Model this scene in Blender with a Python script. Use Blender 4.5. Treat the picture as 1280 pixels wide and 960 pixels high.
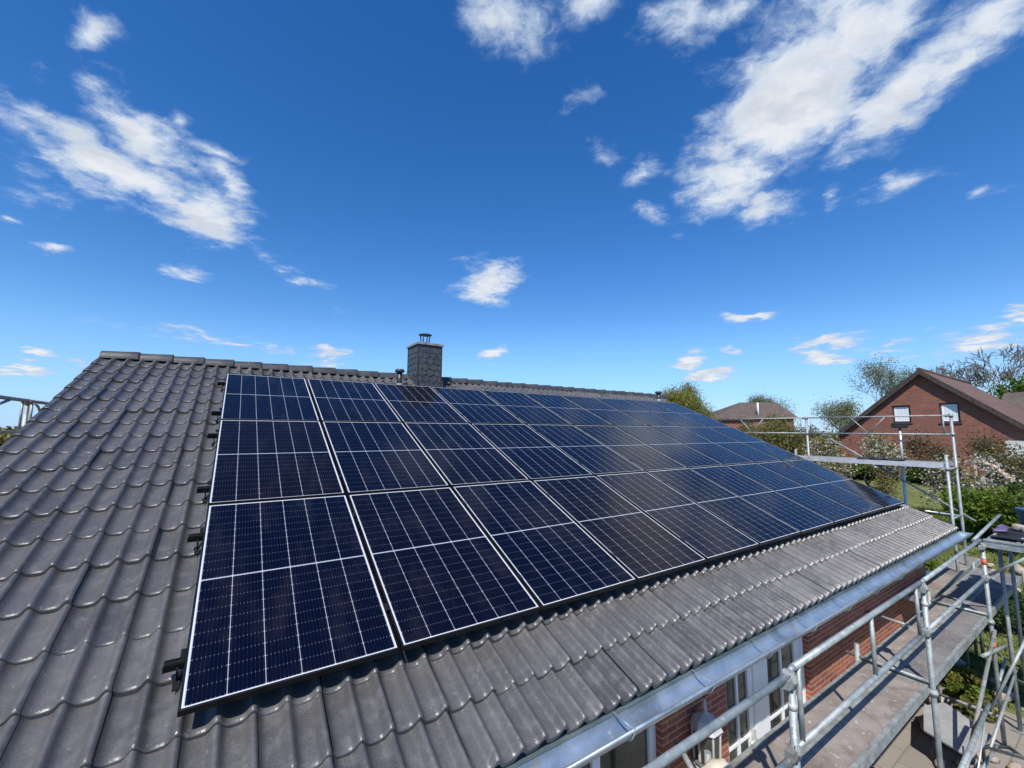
import bpy, math, random
import numpy as np
from mathutils import Vector, Matrix
R_ = math.radians
scene = bpy.context.scene
for o in list(bpy.data.objects): bpy.data.objects.remove(o)

# ------------------------------------------------------------------ camera
F = 522.28; W0, H0 = 1280, 960
CAM = Vector((0.127736, -7.328179, -0.79247))
RW = Matrix(((0.8328314, -0.5535017, 0.0052647), (-0.064454, -0.087526, 0.9940749), (-0.5497614, -0.8282361, -0.1085698)))
ALPHA = 0.41289                                    # roof pitch
cd = bpy.data.cameras.new('camera'); cam = bpy.data.objects.new('camera', cd)
scene.collection.objects.link(cam)
cam.matrix_world = Matrix.Translation(CAM) @ RW.transposed().to_4x4()
cd.sensor_fit = 'HORIZONTAL'; cd.sensor_width = 36; cd.lens = F / W0 * 36
cd.clip_start = 0.05; cd.clip_end = 5000
scene.camera = cam

# ------------------------------------------------------------------ sun, sky, exposure
SUN_TO = Vector((-0.57, -0.53, 1.0)).normalized()
SUN_EL = math.asin(SUN_TO.z); SUN_AZ = math.atan2(SUN_TO.x, SUN_TO.y)
sl = bpy.data.lights.new('sun', 'SUN'); sl.energy = 5.0; sl.angle = R_(0.53); sl.color = (1, 0.955, 0.89)
sun = bpy.data.objects.new('sun', sl); scene.collection.objects.link(sun)
sun.rotation_euler = SUN_TO.to_track_quat('Z', 'Y').to_euler(); sun.location = (-20, -20, 35)
vs = scene.view_settings
vs.view_transform = 'Standard'; vs.look = 'None'; vs.exposure = 0.22; vs.gamma = 1; vs.use_curve_mapping = False

def pix_dir(x, y):
    return (RW.transposed() @ Vector(((x - 640) / F, -(y - 480) / F, -1))).normalized()

class NT:
    def __init__(s, tree): s.t = tree; s.n = tree.nodes; s.l = tree.links
    def new(s, kind, **kw):
        n = s.n.new(kind)
        for k, v in kw.items(): setattr(n, k, v)
        return n
    def put(s, sock, v):
        if isinstance(v, bpy.types.NodeSocket): s.l.new(v, sock)
        elif v is not None: sock.default_value = v
    def m(s, op, a, b=None, c=None, clamp=False):
        n = s.new('ShaderNodeMath', operation=op, use_clamp=clamp)
        for i, v in enumerate((a, b, c)): s.put(n.inputs[i], v)
        return n.outputs[0]
    def vm(s, op, a, b=None, scale=None):
        n = s.new('ShaderNodeVectorMath', operation=op); s.put(n.inputs[0], a); s.put(n.inputs[1], b)
        if scale is not None: s.put(n.inputs['Scale'], scale)
        return n.outputs['Value'] if op in ('DOT_PRODUCT', 'LENGTH') else n.outputs[0]
    def comb(s, x, y, z):
        n = s.new('ShaderNodeCombineXYZ')
        for i, v in enumerate((x, y, z)): s.put(n.inputs[i], v)
        return n.outputs[0]
    def sep(s, v):
        n = s.new('ShaderNodeSeparateXYZ'); s.put(n.inputs[0], v); return n.outputs
    def mix(s, f, a, b):
        n = s.new('ShaderNodeMix', data_type='RGBA'); s.put(n.inputs[0], f); s.put(n.inputs[6], a); s.put(n.inputs[7], b)
        return n.outputs[2]
    def noise(s, v, scale, detail=3, rough=0.55, dist=0.0, col=False):
        n = s.new('ShaderNodeTexNoise'); s.put(n.inputs['Vector'], v); s.put(n.inputs['Scale'], scale)
        s.put(n.inputs['Detail'], detail); s.put(n.inputs['Roughness'], rough); s.put(n.inputs['Distortion'], dist)
        return n.outputs['Color' if col else 'Fac']
    def step(s, v, lo, hi):
        n = s.new('ShaderNodeMapRange', interpolation_type='SMOOTHSTEP'); s.put(n.inputs[0], v)
        n.inputs[1].default_value = lo; n.inputs[2].default_value = hi; n.inputs[3].default_value = 0; n.inputs[4].default_value = 1
        return n.outputs[0]
    def rng(s, v, lo, hi, a, b):
        n = s.new('ShaderNodeMapRange'); s.put(n.inputs[0], v)
        n.inputs[1].default_value = lo; n.inputs[2].default_value = hi; n.inputs[3].default_value = a; n.inputs[4].default_value = b
        return n.outputs[0]

def c3(c): return (c[0], c[1], c[2], 1)

world = bpy.data.worlds.new('World'); scene.world = world; world.use_nodes = True
wt = world.node_tree; wt.nodes.clear(); w = NT(wt)
sky = w.new('ShaderNodeTexSky', sky_type='NISHITA'); sky.sun_disc = False
sky.sun_elevation = SUN_EL; sky.sun_rotation = SUN_AZ; sky.altitude = 50; sky.air_density = 1.0; sky.dust_density = 0.15; sky.ozone_density = 3.2
hs = w.new('ShaderNodeHueSaturation'); hs.inputs['Saturation'].default_value = 1.33; hs.inputs['Value'].default_value = 1.36; hs.inputs['Hue'].default_value = 0.508
w.l.new(sky.outputs[0], hs.inputs['Color'])
tc = w.new('ShaderNodeTexCoord'); D = tc.outputs['Generated']
dx, dy, dz = w.sep(D)
zz = w.m('ADD', w.m('MAXIMUM', dz, 0.0), 0.10)
FW = (0.55, 0.835)                                   # wind heading: cloud streets run this way
uu = w.m('ADD', w.m('MULTIPLY', dx, FW[0]), w.m('MULTIPLY', dy, FW[1]))
vv = w.m('SUBTRACT', w.m('MULTIPLY', dx, FW[1]), w.m('MULTIPLY', dy, FW[0]))
cu = w.m('MULTIPLY', w.m('DIVIDE', uu, zz), 1.15); cv = w.m('DIVIDE', vv, zz)
CP = w.comb(cu, cv, 0.0)
warp = w.vm('SUBTRACT', w.noise(CP, 3.2, 3, 0.6, col=True), (0.5, 0.5, 0.5))
DW = w.vm('ADD', D, w.vm('SCALE', warp, scale=0.075))
BLOBS = [  # x, y, half length, half width, angle (degrees, clockwise), strength: clouds seen in the photograph
 (992,118,230,108,-52,1.5),(915,215,90,76,-30,1.2),(950,258,70,30,-8,1.2),(1075,20,90,75,-40,1.15),(1135,115,172,54,-37,1.2),(1225,40,110,50,-32,.8),
 (1050,180,60,34,-40,.8),(800,218,34,18,-20,.75),(806,266,28,20,20,.75),(760,193,20,18,-20,.6),(840,297,26,10,-10,.5),(1115,234,55,17,-18,.7),
 (1047,243,18,16,-20,.6),(1232,246,40,12,-20,.45),(648,36,80,52,40,.85),(612,30,55,44,60,.75),(738,8,66,38,-20,.8),(870,20,100,38,-14,.95),(740,124,48,14,-25,.42),
 (165,224,210,42,26,1.3),(262,268,88,50,18,1.2),(172,160,104,44,43,1.15),(128,108,66,30,25,.8),(55,92,34,28,20,.5),(120,36,34,30,45,.68),
 (220,148,22,16,20,.55),(288,232,54,26,42,.95),(268,186,44,10,20,.4),(14,275,26,11,5,.85),(70,313,30,11,0,.8),(238,343,42,12,10,.7),(45,222,52,26,35,.5),
 (372,345,78,13,32,.58),(612,350,54,34,-8,1.25),(630,362,36,20,-20,.8),(614,440,26,13,-5,1.2),(932,394,42,12,-6,1.35),(1030,427,66,13,-9,1.4),
 (1030,449,58,12,-2,1.2),(886,467,48,11,-4,1.4),(858,450,32,14,-5,1.2),(1222,428,76,22,-9,1.4),(1108,441,48,10,-4,.85),(1274,396,28,13,-5,1.2),
 (44,440,34,9,2,1.2),(24,465,62,11,3,1.2),(100,452,34,9,10,.6),(410,442,32,11,-4,1.2),(408,455,32,7,-4,.8),(316,431,190,7,9,.6),(910,437,22,8,0,.95)]
field = None
for (bx, by, ha, hb, ang, st) in BLOBS:
    c = pix_dir(bx, by); r = R_(ang)
    e1 = (pix_dir(bx + ha * math.cos(r), by + ha * math.sin(r)) - pix_dir(bx - ha * math.cos(r), by - ha * math.sin(r))) / 2
    e2 = (pix_dir(bx - hb * math.sin(r), by + hb * math.cos(r)) - pix_dir(bx + hb * math.sin(r), by - hb * math.cos(r))) / 2
    l1 = e1.length; l2 = e2.length; e1.normalize(); e2 = (e2 - e1 * e2.dot(e1)); e2.normalize()
    rel = w.vm('SUBTRACT', DW, tuple(c))
    aa = w.vm('DOT_PRODUCT', rel, tuple(e1 / l1)); bb = w.vm('DOT_PRODUCT', rel, tuple(e2 / l2)); cc = w.vm('DOT_PRODUCT', rel, tuple(c * 1.5))
    q = w.vm('LENGTH', w.comb(aa, bb, cc))
    val = w.m('MULTIPLY_ADD', q, -st, st)
    field = val if field is None else w.m('MAXIMUM', field, val)
w2 = w.vm('SUBTRACT', w.noise(CP, 9.0, 4, 0.6, col=True), (0.5, 0.5, 0.5))
CW = w.vm('ADD', CP, w.vm('SCALE', w2, scale=0.10))
n1 = w.noise(CW, 4.0, 10, 0.62)
n3 = w.noise(CW, 11.0, 8, 0.66)
n2 = w.noise(CW, 3.0, 6, 0.6)
fld = w.m('MAXIMUM', field, -0.6)
raw = w.m('ADD', fld, w.m('ADD', w.m('MULTIPLY', w.m('SUBTRACT', n1, 0.52), 2.3), w.m('MULTIPLY', w.m('SUBTRACT', n3, 0.5), 1.15)))
dens = w.m('POWER', w.step(raw, -0.02, 0.85), 1.2)
thick = w.step(raw, 0.25, 1.2)
ccol = w.mix(thick, (0.42, 0.54, 0.72, 1), (0.73, 0.755, 0.785, 1))
ccol = w.mix(w.m('MULTIPLY', w.step(n2, 0.44, 0.62), w.m('MULTIPLY', thick, 0.85)), ccol, (0.50, 0.55, 0.63, 1))
bg1 = w.new('ShaderNodeBackground'); bg1.inputs[1].default_value = 0.105; w.l.new(w.mix(w.m('MULTIPLY', w.step(w.m('SUBTRACT', 0.26, dz), 0.0, 0.26), 0.7), hs.outputs[0], (1.75, 4.5, 9.0, 1)), bg1.inputs[0])
bg2 = w.new('ShaderNodeBackground'); bg2.inputs[1].default_value = 1.0; w.l.new(ccol, bg2.inputs[0])
ms = w.new('ShaderNodeMixShader'); w.l.new(w.m('MULTIPLY', dens, 0.96), ms.inputs[0]); w.l.new(bg1.outputs[0], ms.inputs[1]); w.l.new(bg2.outputs[0], ms.inputs[2])
wo = w.new('ShaderNodeOutputWorld'); w.l.new(ms.outputs[0], wo.inputs[0])

# ------------------------------------------------------------------ helpers
COL = scene.collection
WL = {}                                               # accumulated world location of every unique object
rnd = random.Random(7)

def at(x, y, X=None, Y=None, Z=None, D=None):
    d = pix_dir(x, y)
    if X is not None: t = (X - CAM.x) / d.x
    elif Y is not None: t = (Y - CAM.y) / d.y
    elif Z is not None: t = (Z - CAM.z) / d.z
    else: t = D / math.hypot(d.x, d.y)
    return CAM + d * t

def RT(X, V, n):                                      # roof plane coordinates -> world
    return Vector((X, -V * math.cos(ALPHA) - n * math.sin(ALPHA), -V * math.sin(ALPHA) + n * math.cos(ALPHA)))

def sstep(a, b, x):
    t = min(1, max(0, (x - a) / (b - a))); return t * t * (3 - 2 * t)
def ground_z(x, y): return -5.0 + 1.45 * sstep(12.5, 19, x) + 0.45 * sstep(19, 34, x) + 0.3 * sstep(40, 90, x)

class MB:
    def __init__(s): s.v = []; s.f = []; s.s = []; s.mi = []; s.cur = 0
    def face(s, idx, smooth=False): s.f.append(tuple(idx)); s.s.append(smooth); s.mi.append(s.cur)
    def quad(s, *p, smooth=False):
        b = len(s.v); s.v += [tuple(q) for q in p]; s.face(range(b, b + len(p)), smooth)
    def obox(s, cen, size, rot=None, taper=None):
        b = len(s.v); h = [k / 2 for k in size]; cen = Vector(cen)
        for sx, sy, sz in ((-1,-1,-1),(1,-1,-1),(1,1,-1),(-1,1,-1),(-1,-1,1),(1,-1,1),(1,1,1),(-1,1,1)):
            k = taper if (taper and sz > 0) else 1
            q = Vector((sx * h[0] * k, sy * h[1] * k, sz * h[2]))
            if rot is not None: q = rot @ q
            s.v.append(tuple(cen + q))
        for f in ((0,3,2,1),(4,5,6,7),(0,1,5,4),(1,2,6,5),(2,3,7,6),(3,0,4,7)): s.face([b + i for i in f])
    def box(s, a, b): s.obox([(a[i] + b[i]) / 2 for i in range(3)], [abs(b[i] - a[i]) for i in range(3)])
    def bar(s, p0, p1, wd, ht, up=(0, 0, 1)):          # rectangular bar from p0 to p1
        p0 = Vector(p0); p1 = Vector(p1); d = (p1 - p0); L = d.length; d.normalize(); u = Vector(up); sd = d.cross(u).normalized(); u = sd.cross(d)
        s.obox((p0 + p1) / 2, (L, wd, ht), Matrix((d, sd, u)).transposed())
    def tube(s, p0, p1, r, r1=None, n=12, caps=True):
        s.path([p0, p1], [r, r if r1 is None else r1], n, caps)
    def path(s, pts, r, n=8, caps=True):
        pts = [Vector(p) for p in pts]; m = len(pts)
        rs = [r] * m if not isinstance(r, (list, tuple)) else r
        b = len(s.v); ref = None
        for i, p in enumerate(pts):
            d = (pts[min(i + 1, m - 1)] - pts[max(i - 1, 0)]).normalized()
            if ref is None or abs(ref.dot(d)) > 0.95: ref = Vector((0, 0, 1)) if abs(d.z) < 0.9 else Vector((1, 0, 0))
            u = d.cross(ref).normalized(); v = d.cross(u); ref = -v if False else ref
            for k in range(n):
                a = 2 * math.pi * k / n; s.v.append(tuple(p + (u * math.cos(a) + v * math.sin(a)) * rs[i]))
        for i in range(m - 1):
            for k in range(n):
                k2 = (k + 1) % n; s.face((b + i * n + k, b + i * n + k2, b + (i + 1) * n + k2, b + (i + 1) * n + k), True)
        if caps:
            s.face([b + k for k in reversed(range(n))]); s.face([b + (m - 1) * n + k for k in range(n)])
    def lathe(s, prof, cen=(0, 0, 0), n=20, smooth=True):
        b = len(s.v); cen = Vector(cen)
        for (r, z) in prof:
            for k in range(n):
                a = 2 * math.pi * k / n; s.v.append((cen.x + r * math.cos(a), cen.y + r * math.sin(a), cen.z + z))
        for i in range(len(prof) - 1):
            for k in range(n):
                k2 = (k + 1) % n; s.face((b + i * n + k, b + i * n + k2, b + (i + 1) * n + k2, b + (i + 1) * n + k), smooth)
        s.face([b + k for k in reversed(range(n))]); s.face([b + (len(prof) - 1) * n + k for k in range(n)])
    def prism(s, poly, vec):                           # polygon (list of points) extruded by vec
        b = len(s.v); n = len(poly); vec = Vector(vec)
        s.v += [tuple(p) for p in poly]; s.v += [tuple(Vector(p) + vec) for p in poly]
        s.face([b + i for i in range(n)][::-1]); s.face([b + n + i for i in range(n)])
        for i in range(n): j = (i + 1) % n; s.face((b + i, b + j, b + n + j, b + n + i))
    def build(s, name, mat, parent=None, org=None, bevel=0.0):
        off = Vector(org) if org is not None else (WL[parent.name] if parent else Vector((0, 0, 0)))
        me = bpy.data.meshes.new(name)
        me.from_pydata([(p[0] - off.x, p[1] - off.y, p[2] - off.z) for p in s.v], [], s.f)
        me.polygons.foreach_set('use_smooth', s.s)
        for m_ in (mat if isinstance(mat, (list, tuple)) else [mat]): me.materials.append(m_)
        me.polygons.foreach_set('material_index', s.mi); me.update()
        o = bpy.data.objects.new(name, me); COL.objects.link(o)
        if parent: o.parent = parent
        elif org is not None: o.location = off
        WL[o.name] = Vector(off)
        if bevel:
            b = o.modifiers.new('edge', 'BEVEL'); b.width = bevel; b.segments = 2; b.limit_method = 'ANGLE'; b.angle_limit = R_(40)
        return o

def tag(o, label=None, cat=None, group=None, kind=None):
    if label: o['label'] = label
    if cat: o['category'] = cat
    if group: o['group'] = group
    if kind: o['kind'] = kind
    return o
def thing(name, label, cat, loc, group=None, rot=None, local=False):
    o = bpy.data.objects.new(name, None); COL.objects.link(o); o.location = loc; o.empty_display_size = 0.2
    if rot: o.rotation_euler = rot
    WL[o.name] = Vector((0, 0, 0)) if local else Vector(loc)
    return tag(o, label, cat, group)
def copy_tree(o, parent=None):
    c = o.copy(); COL.objects.link(c)
    if parent: c.parent = parent; c.matrix_parent_inverse = o.matrix_parent_inverse.copy()
    for ch in o.children: copy_tree(ch, c)
    return c

def raw_mesh(name, verts, faces4, mat, smooth=False, tint=None):     # fast numpy quads
    me = bpy.data.meshes.new(name); nv = len(verts); nf = len(faces4)
    me.vertices.add(nv); me.vertices.foreach_set('co', np.asarray(verts, dtype=np.float32).ravel())
    me.loops.add(nf * 4); me.polygons.add(nf)
    me.loops.foreach_set('vertex_index', np.asarray(faces4, dtype=np.int32).ravel())
    me.polygons.foreach_set('loop_start', np.arange(nf, dtype=np.int32) * 4)
    me.polygons.foreach_set('use_smooth', np.full(nf, smooth))
    if tint is not None:
        a = me.attributes.new('tint', 'FLOAT', 'POINT'); a.data.foreach_set('value', np.asarray(tint, dtype=np.float32))
    me.materials.append(mat); me.update(calc_edges=True); me.validate()
    return me
def link(name, me, parent=None, loc=None):
    o = bpy.data.objects.new(name, me); COL.objects.link(o)
    if parent: o.parent = parent
    if loc is not None: o.location = loc
    WL[o.name] = Vector(loc) if loc is not None else (WL[parent.name] if parent else Vector((0, 0, 0)))
    return o

# ------------------------------------------------------------------ materials
def new_mat(name):
    m = bpy.data.materials.new(name); m.use_nodes = True; t = NT(m.node_tree); m.node_tree.nodes.clear()
    b = t.new('ShaderNodeBsdfPrincipled'); o = t.new('ShaderNodeOutputMaterial'); t.l.new(b.outputs[0], o.inputs[0])
    return m, t, b
def bump(t, b, h, strength=0.3, dist=0.01):
    n = t.new('ShaderNodeBump'); n.inputs['Strength'].default_value = strength; n.inputs['Distance'].default_value = dist
    t.put(n.inputs['Height'], h); t.l.new(n.outputs[0], b.inputs['Normal'])
def geo_pos(t): return t.new('ShaderNodeNewGeometry').outputs['Position']
def obj_co(t): return t.new('ShaderNodeTexCoord').outputs['Object']
def plain(name, c1, c2=None, scale=6, rough=0.6, metal=0.0, rvar=0.1, bst=0.0, bscale=40, detail=4, speck=None, spec=0.5, stain=None):
    m, t, b = new_mat(name); p = geo_pos(t)
    n = t.noise(p, scale, detail, 0.6)
    col = t.mix(t.step(n, 0.34, 0.68), c3(c1), c3(c2 or c1))
    if speck: col = t.mix(t.m('MULTIPLY', t.step(t.noise(p, speck[1], 2), 0.64, 0.72), speck[2]), col, c3(speck[0]))
    if stain: col = t.mix(t.m('MULTIPLY', t.step(t.noise(p, stain[1], 6, 0.7, 0.5), 0.50, 0.66), stain[2]), col, c3(stain[0]))
    t.put(b.inputs['Base Color'], col); b.inputs['Metallic'].default_value = metal; b.inputs['Specular IOR Level'].default_value = spec
    t.put(b.inputs['Roughness'], t.rng(n, 0.3, 0.7, max(0.02, rough - rvar), min(1, rough + rvar)))
    if bst: bump(t, b, t.noise(p, bscale, 4), bst, 0.01)
    return m

def tile_mat():
    m, t, b = new_mat('dark concrete roof tile'); p = geo_pos(t)
    at_ = t.new('ShaderNodeAttribute', attribute_name='tint'); ti = at_.outputs['Fac']
    big = t.noise(p, 1.3, 4, 0.6); mid = t.noise(p, 9, 5, 0.65, 0.6); fine = t.noise(p, 160, 2, 0.6)
    base = t.mix(ti, (0.060, 0.058, 0.059, 1), (0.100, 0.096, 0.094, 1))
    base = t.mix(t.m('MULTIPLY', t.step(mid, 0.44, 0.70), 0.42), base, (0.155, 0.152, 0.148, 1))
    base = t.mix(t.m('MULTIPLY', t.step(big, 0.45, 0.75), 0.22), base, (0.092, 0.090, 0.084, 1))
    base = t.mix(t.m('MULTIPLY', t.step(fine, 0.50, 0.72), 0.38), base, (0.18, 0.178, 0.175, 1))
    lich = t.m('MULTIPLY', t.step(t.noise(p, 34, 2, 0.5), 0.67, 0.73), t.step(t.noise(p, 3.1, 2), 0.42, 0.58))
    base = t.mix(t.m('MULTIPLY', lich, 0.28), base, (0.33, 0.33, 0.30, 1))
    t.put(b.inputs['Base Color'], base)
    t.put(b.inputs['Roughness'], t.m('ADD', t.rng(mid, 0.3, 0.7, 0.22, 0.38), t.m('MULTIPLY', ti, 0.06)))
    b.inputs['Specular IOR Level'].default_value = 0.62
    bump(t, b, t.m('ADD', t.m('ADD', t.noise(p, 70, 4, 0.7), t.m('MULTIPLY', fine, 0.7)), t.m('MULTIPLY', t.noise(p, 14, 3), 1.2)), 0.42, 0.004)
    return m

def panel_mat():
    m, t, b = new_mat('monocrystalline solar cells'); x, y, z = t.sep(obj_co(t))
    cw = 0.994 / 6
    fu = t.m('FRACT', t.m('DIVIDE', t.m('SUBTRACT', x, 0.022), cw)); du = t.m('MULTIPLY', t.m('MINIMUM', fu, t.m('SUBTRACT', 1, fu)), cw)
    yc = t.m('ABSOLUTE', t.m('SUBTRACT', y, 0.86))
    ry = t.m('FRACT', t.m('DIVIDE', t.m('SUBTRACT', yc, 0.007), 0.0831)); dr = t.m('MULTIPLY', t.m('MINIMUM', ry, t.m('SUBTRACT', 1, ry)), 0.0831)
    bb = cw / 9
    fb = t.m('FRACT', t.m('DIVIDE', t.m('SUBTRACT', x, 0.022), bb)); db = t.m('MULTIPLY', t.m('ABSOLUTE', t.m('SUBTRACT', fb, 0.5)), bb)
    line = t.m('MAXIMUM', t.m('LESS_THAN', du, 0.00145), t.m('LESS_THAN', yc, 0.0048))
    edge = t.m('MAXIMUM', t.m('GREATER_THAN', t.m('ABSOLUTE', t.m('SUBTRACT', x, 0.519)), 0.4990), t.m('GREATER_THAN', yc, 0.8400))
    diam = t.m('LESS_THAN', t.m('ADD', du, dr), 0.0052)
    white = t.m('MAXIMUM', t.m('MAXIMUM', line, edge), diam)
    rowl = t.m('LESS_THAN', dr, 0.0007)
    dots = t.m('MULTIPLY', t.m('LESS_THAN', dr, 0.0055), t.m('LESS_THAN', db, 0.0009))
    bus = t.m('LESS_THAN', db, 0.0005)
    oi = t.new('ShaderNodeObjectInfo').outputs['Random']
    navy = t.mix(t.step(oi, 0.25, 0.95), (0.0012, 0.0024, 0.0112, 1), (0.0034, 0.0030, 0.0072, 1))
    cell = t.mix(t.m('MULTIPLY', rowl, 0.25), navy, (0.06, 0.065, 0.09, 1))
    cell = t.mix(t.m('MULTIPLY', bus, 0.10), cell, (0.14, 0.15, 0.2, 1))
    cell = t.mix(t.m('MULTIPLY', dots, 0.34), cell, (0.32, 0.33, 0.38, 1))
    pos = geo_pos(t)
    px_, py_, pz_ = t.sep(pos); dust = t.noise(t.comb(t.m('MULTIPLY', px_, 3.0), py_, pz_), 2.0, 6, 0.68)
    cell = t.mix(t.m('MULTIPLY', t.step(dust, 0.46, 0.72), 0.03), cell, (0.22, 0.2, 0.19, 1))
    col = t.mix(edge, t.mix(white, cell, (0.36, 0.38, 0.43, 1)), (0.52, 0.54, 0.57, 1))
    t.put(b.inputs['Base Color'], col)
    t.put(b.inputs['Roughness'], t.rng(dust, 0.3, 0.7, 0.05, 0.20))
    b.inputs['IOR'].default_value = 1.36; b.inputs['Specular IOR Level'].default_value = 0.27
    return m

def brick_mat(name, c1, c2, mortar, bw=0.25, bh=0.075, lo=(0.2, 0.06, 0.04)):
    m, t, b = new_mat(name); p = geo_pos(t); x, y, z = t.sep(p)
    br = t.new('ShaderNodeTexBrick', offset=0.5); t.put(br.inputs['Vector'], t.comb(t.m('ADD', x, y), z, 0.0))
    br.inputs['Scale'].default_value = 1; br.inputs['Brick Width'].default_value = bw; br.inputs['Row Height'].default_value = bh
    br.inputs['Mortar Size'].default_value = 0.006; br.inputs['Mortar Smooth'].default_value = 0.2; br.inputs['Bias'].default_value = -0.1
    br.inputs['Color1'].default_value = c3(c1); br.inputs['Color2'].default_value = c3(c2); br.inputs['Mortar'].default_value = c3(mortar)
    n = t.noise(p, 2.0, 5, 0.65)
    col = t.mix(t.m('MULTIPLY', t.step(n, 0.45, 0.75), 0.35), br.outputs[0], c3(lo))
    t.put(b.inputs['Base Color'], col); b.inputs['Roughness'].default_value = 0.85
    bump(t, b, t.m('ADD', t.m('MULTIPLY', br.outputs['Fac'], -1.0), t.m('MULTIPLY', t.noise(p, 60, 3), 0.4)), 0.5, 0.008)
    return m

def leaf_mat(name, c1, c2, c3_=None, trans=0.3):
    m, t, b = new_mat(name)
    ti = t.new('ShaderNodeAttribute', attribute_name='tint').outputs['Fac']
    col = t.mix(ti, c3(c1), c3(c2))
    t.put(b.inputs['Base Color'], col); b.inputs['Roughness'].default_value = 0.55; b.inputs['Specular IOR Level'].default_value = 0.25
    tr = t.new('ShaderNodeBsdfTranslucent'); t.l.new(col, tr.inputs[0]); mx = t.new('ShaderNodeMixShader'); mx.inputs[0].default_value = trans
    out = [n for n in t.n if n.type == 'OUTPUT_MATERIAL'][0]
    t.l.new(b.outputs[0], mx.inputs[1]); t.l.new(tr.outputs[0], mx.inputs[2]); t.l.new(mx.outputs[0], out.inputs[0])
    return m

def far_tile_mat(name, c1, c2):
    m, t, b = new_mat(name); x, y, z = t.sep(geo_pos(t)); p = geo_pos(t)
    rows = t.m('FRACT', t.m('DIVIDE', z, 0.22)); cols = t.m('SINE', t.m('MULTIPLY', t.m('ADD', x, y), 21))
    n = t.noise(p, 1.2, 5, 0.7); n2 = t.noise(p, 8, 2)
    col = t.mix(t.step(n, 0.35, 0.7), c3(c1), c3(c2)); col = t.mix(t.m('MULTIPLY', n2, 0.35), col, (0.05, 0.04, 0.035, 1))
    t.put(b.inputs['Base Color'], col); b.inputs['Roughness'].default_value = 0.85
    bump(t, b, t.m('ADD', rows, t.m('MULTIPLY', cols, 0.35)), 0.8, 0.04)
    return m

M = {}
M['tile'] = tile_mat(); M['cells'] = panel_mat()
M['black_alu'] = plain('black anodised aluminium', (0.005, 0.005, 0.006), (0.009, 0.009, 0.010), 5, 0.5, 0.0, spec=0.25)
M['under'] = plain('black roof membrane', (0.015, 0.015, 0.015), None, 4, 0.95)
M['ridge'] = plain('ridge tile', (0.034, 0.034, 0.037), (0.058, 0.057, 0.056), 6, 0.5, bst=0.2, bscale=60)
M['galv'] = plain('galvanised steel tube', (0.25, 0.285, 0.285), (0.37, 0.40, 0.39), 11, 0.55, 0.35, 0.12, 0.12, 90, speck=((0.58, 0.58, 0.54), 34, 0.6), stain=((0.16, 0.145, 0.125), 5, 0.45))
M['galv_dull'] = plain('dull galvanised steel', (0.22, 0.24, 0.23), (0.34, 0.36, 0.34), 9, 0.62, 0.3, 0.12, 0.15, 60, speck=((0.56, 0.54, 0.49), 26, 0.65), stain=((0.15, 0.12, 0.095), 4, 0.55))
M['zinc'] = plain('zinc gutter sheet', (0.42, 0.51, 0.57), (0.55, 0.63, 0.68), 5, 0.32, 0.75, 0.08, 0.10, 30, 6, speck=((0.72, 0.75, 0.78), 24, 0.7), stain=((0.20, 0.22, 0.21), 1.7, 0.55))
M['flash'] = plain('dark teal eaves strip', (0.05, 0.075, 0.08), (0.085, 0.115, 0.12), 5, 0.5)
M['alu'] = plain('bright aluminium', (0.62, 0.62, 0.62), (0.72, 0.72, 0.7), 8, 0.45, 0.5)
M['plywood'] = plain('weathered plywood deck', (0.185, 0.152, 0.128), (0.275, 0.238, 0.208), 3.2, 0.85, 0, 0.06, 0.25, 70, 6, speck=((0.5, 0.47, 0.42), 22, 0.6), stain=((0.10, 0.078, 0.062), 2.2, 0.55))
M['plywood_grey'] = plain('grey plywood deck', (0.135, 0.125, 0.12), (0.20, 0.185, 0.175), 3.0, 0.85, 0, 0.06, 0.25, 70, 6, speck=((0.44, 0.42, 0.40), 26, 0.55), stain=((0.085, 0.078, 0.072), 2.0, 0.55))
M['slate'] = plain('slate shingle', (0.030, 0.035, 0.040), (0.062, 0.067, 0.072), 14, 0.5, 0, 0.1, 0.25, 50)
M['dark_metal'] = plain('dark metal', (0.04, 0.042, 0.046), (0.07, 0.07, 0.072), 8, 0.45, 0.5)
M['lead'] = plain('lead flashing', (0.2, 0.21, 0.22), (0.3, 0.31, 0.32), 8, 0.6, 0.3)
M['brick'] = brick_mat('red clinker brick', (0.36, 0.10, 0.048), (0.21, 0.056, 0.033), (0.36, 0.29, 0.24), 0.25, 0.056)
M['brick_far'] = brick_mat('red brick', (0.225, 0.085, 0.056), (0.155, 0.056, 0.04), (0.25, 0.165, 0.125), 0.25, 0.085, (0.13, 0.055, 0.038))
M['white'] = plain('white pvc', (0.74, 0.75, 0.76), (0.80, 0.80, 0.80), 5, 0.4)
M['soffit'] = plain('grey painted board', (0.42, 0.42, 0.41), (0.52, 0.51, 0.50), 4, 0.6)
def glass_mat():
    m, t, b = new_mat('dark window pane'); n = t.noise(geo_pos(t), 2.5, 4)
    t.put(b.inputs['Base Color'], t.mix(t.step(n, 0.35, 0.7), (0.02, 0.022, 0.018, 1), (0.075, 0.08, 0.06, 1)))
    b.inputs['Roughness'].default_value = 0.06; b.inputs['IOR'].default_value = 1.5; return m
M['pane'] = glass_mat()
def curtain_mat():
    m, t, b = new_mat('curtained window pane'); x, y, z = t.sep(geo_pos(t))
    s_ = t.m('SINE', t.m('MULTIPLY', y, 46)); n = t.noise(geo_pos(t), 3, 3)
    t.put(b.inputs['Base Color'], t.mix(t.m('MULTIPLY', t.step(s_, 0.2, 0.9), 0.5), (0.66, 0.68, 0.70, 1), (0.40, 0.43, 0.47, 1)))
    b.inputs['Roughness'].default_value = 0.15; return m
M['curtain'] = curtain_mat()
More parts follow.
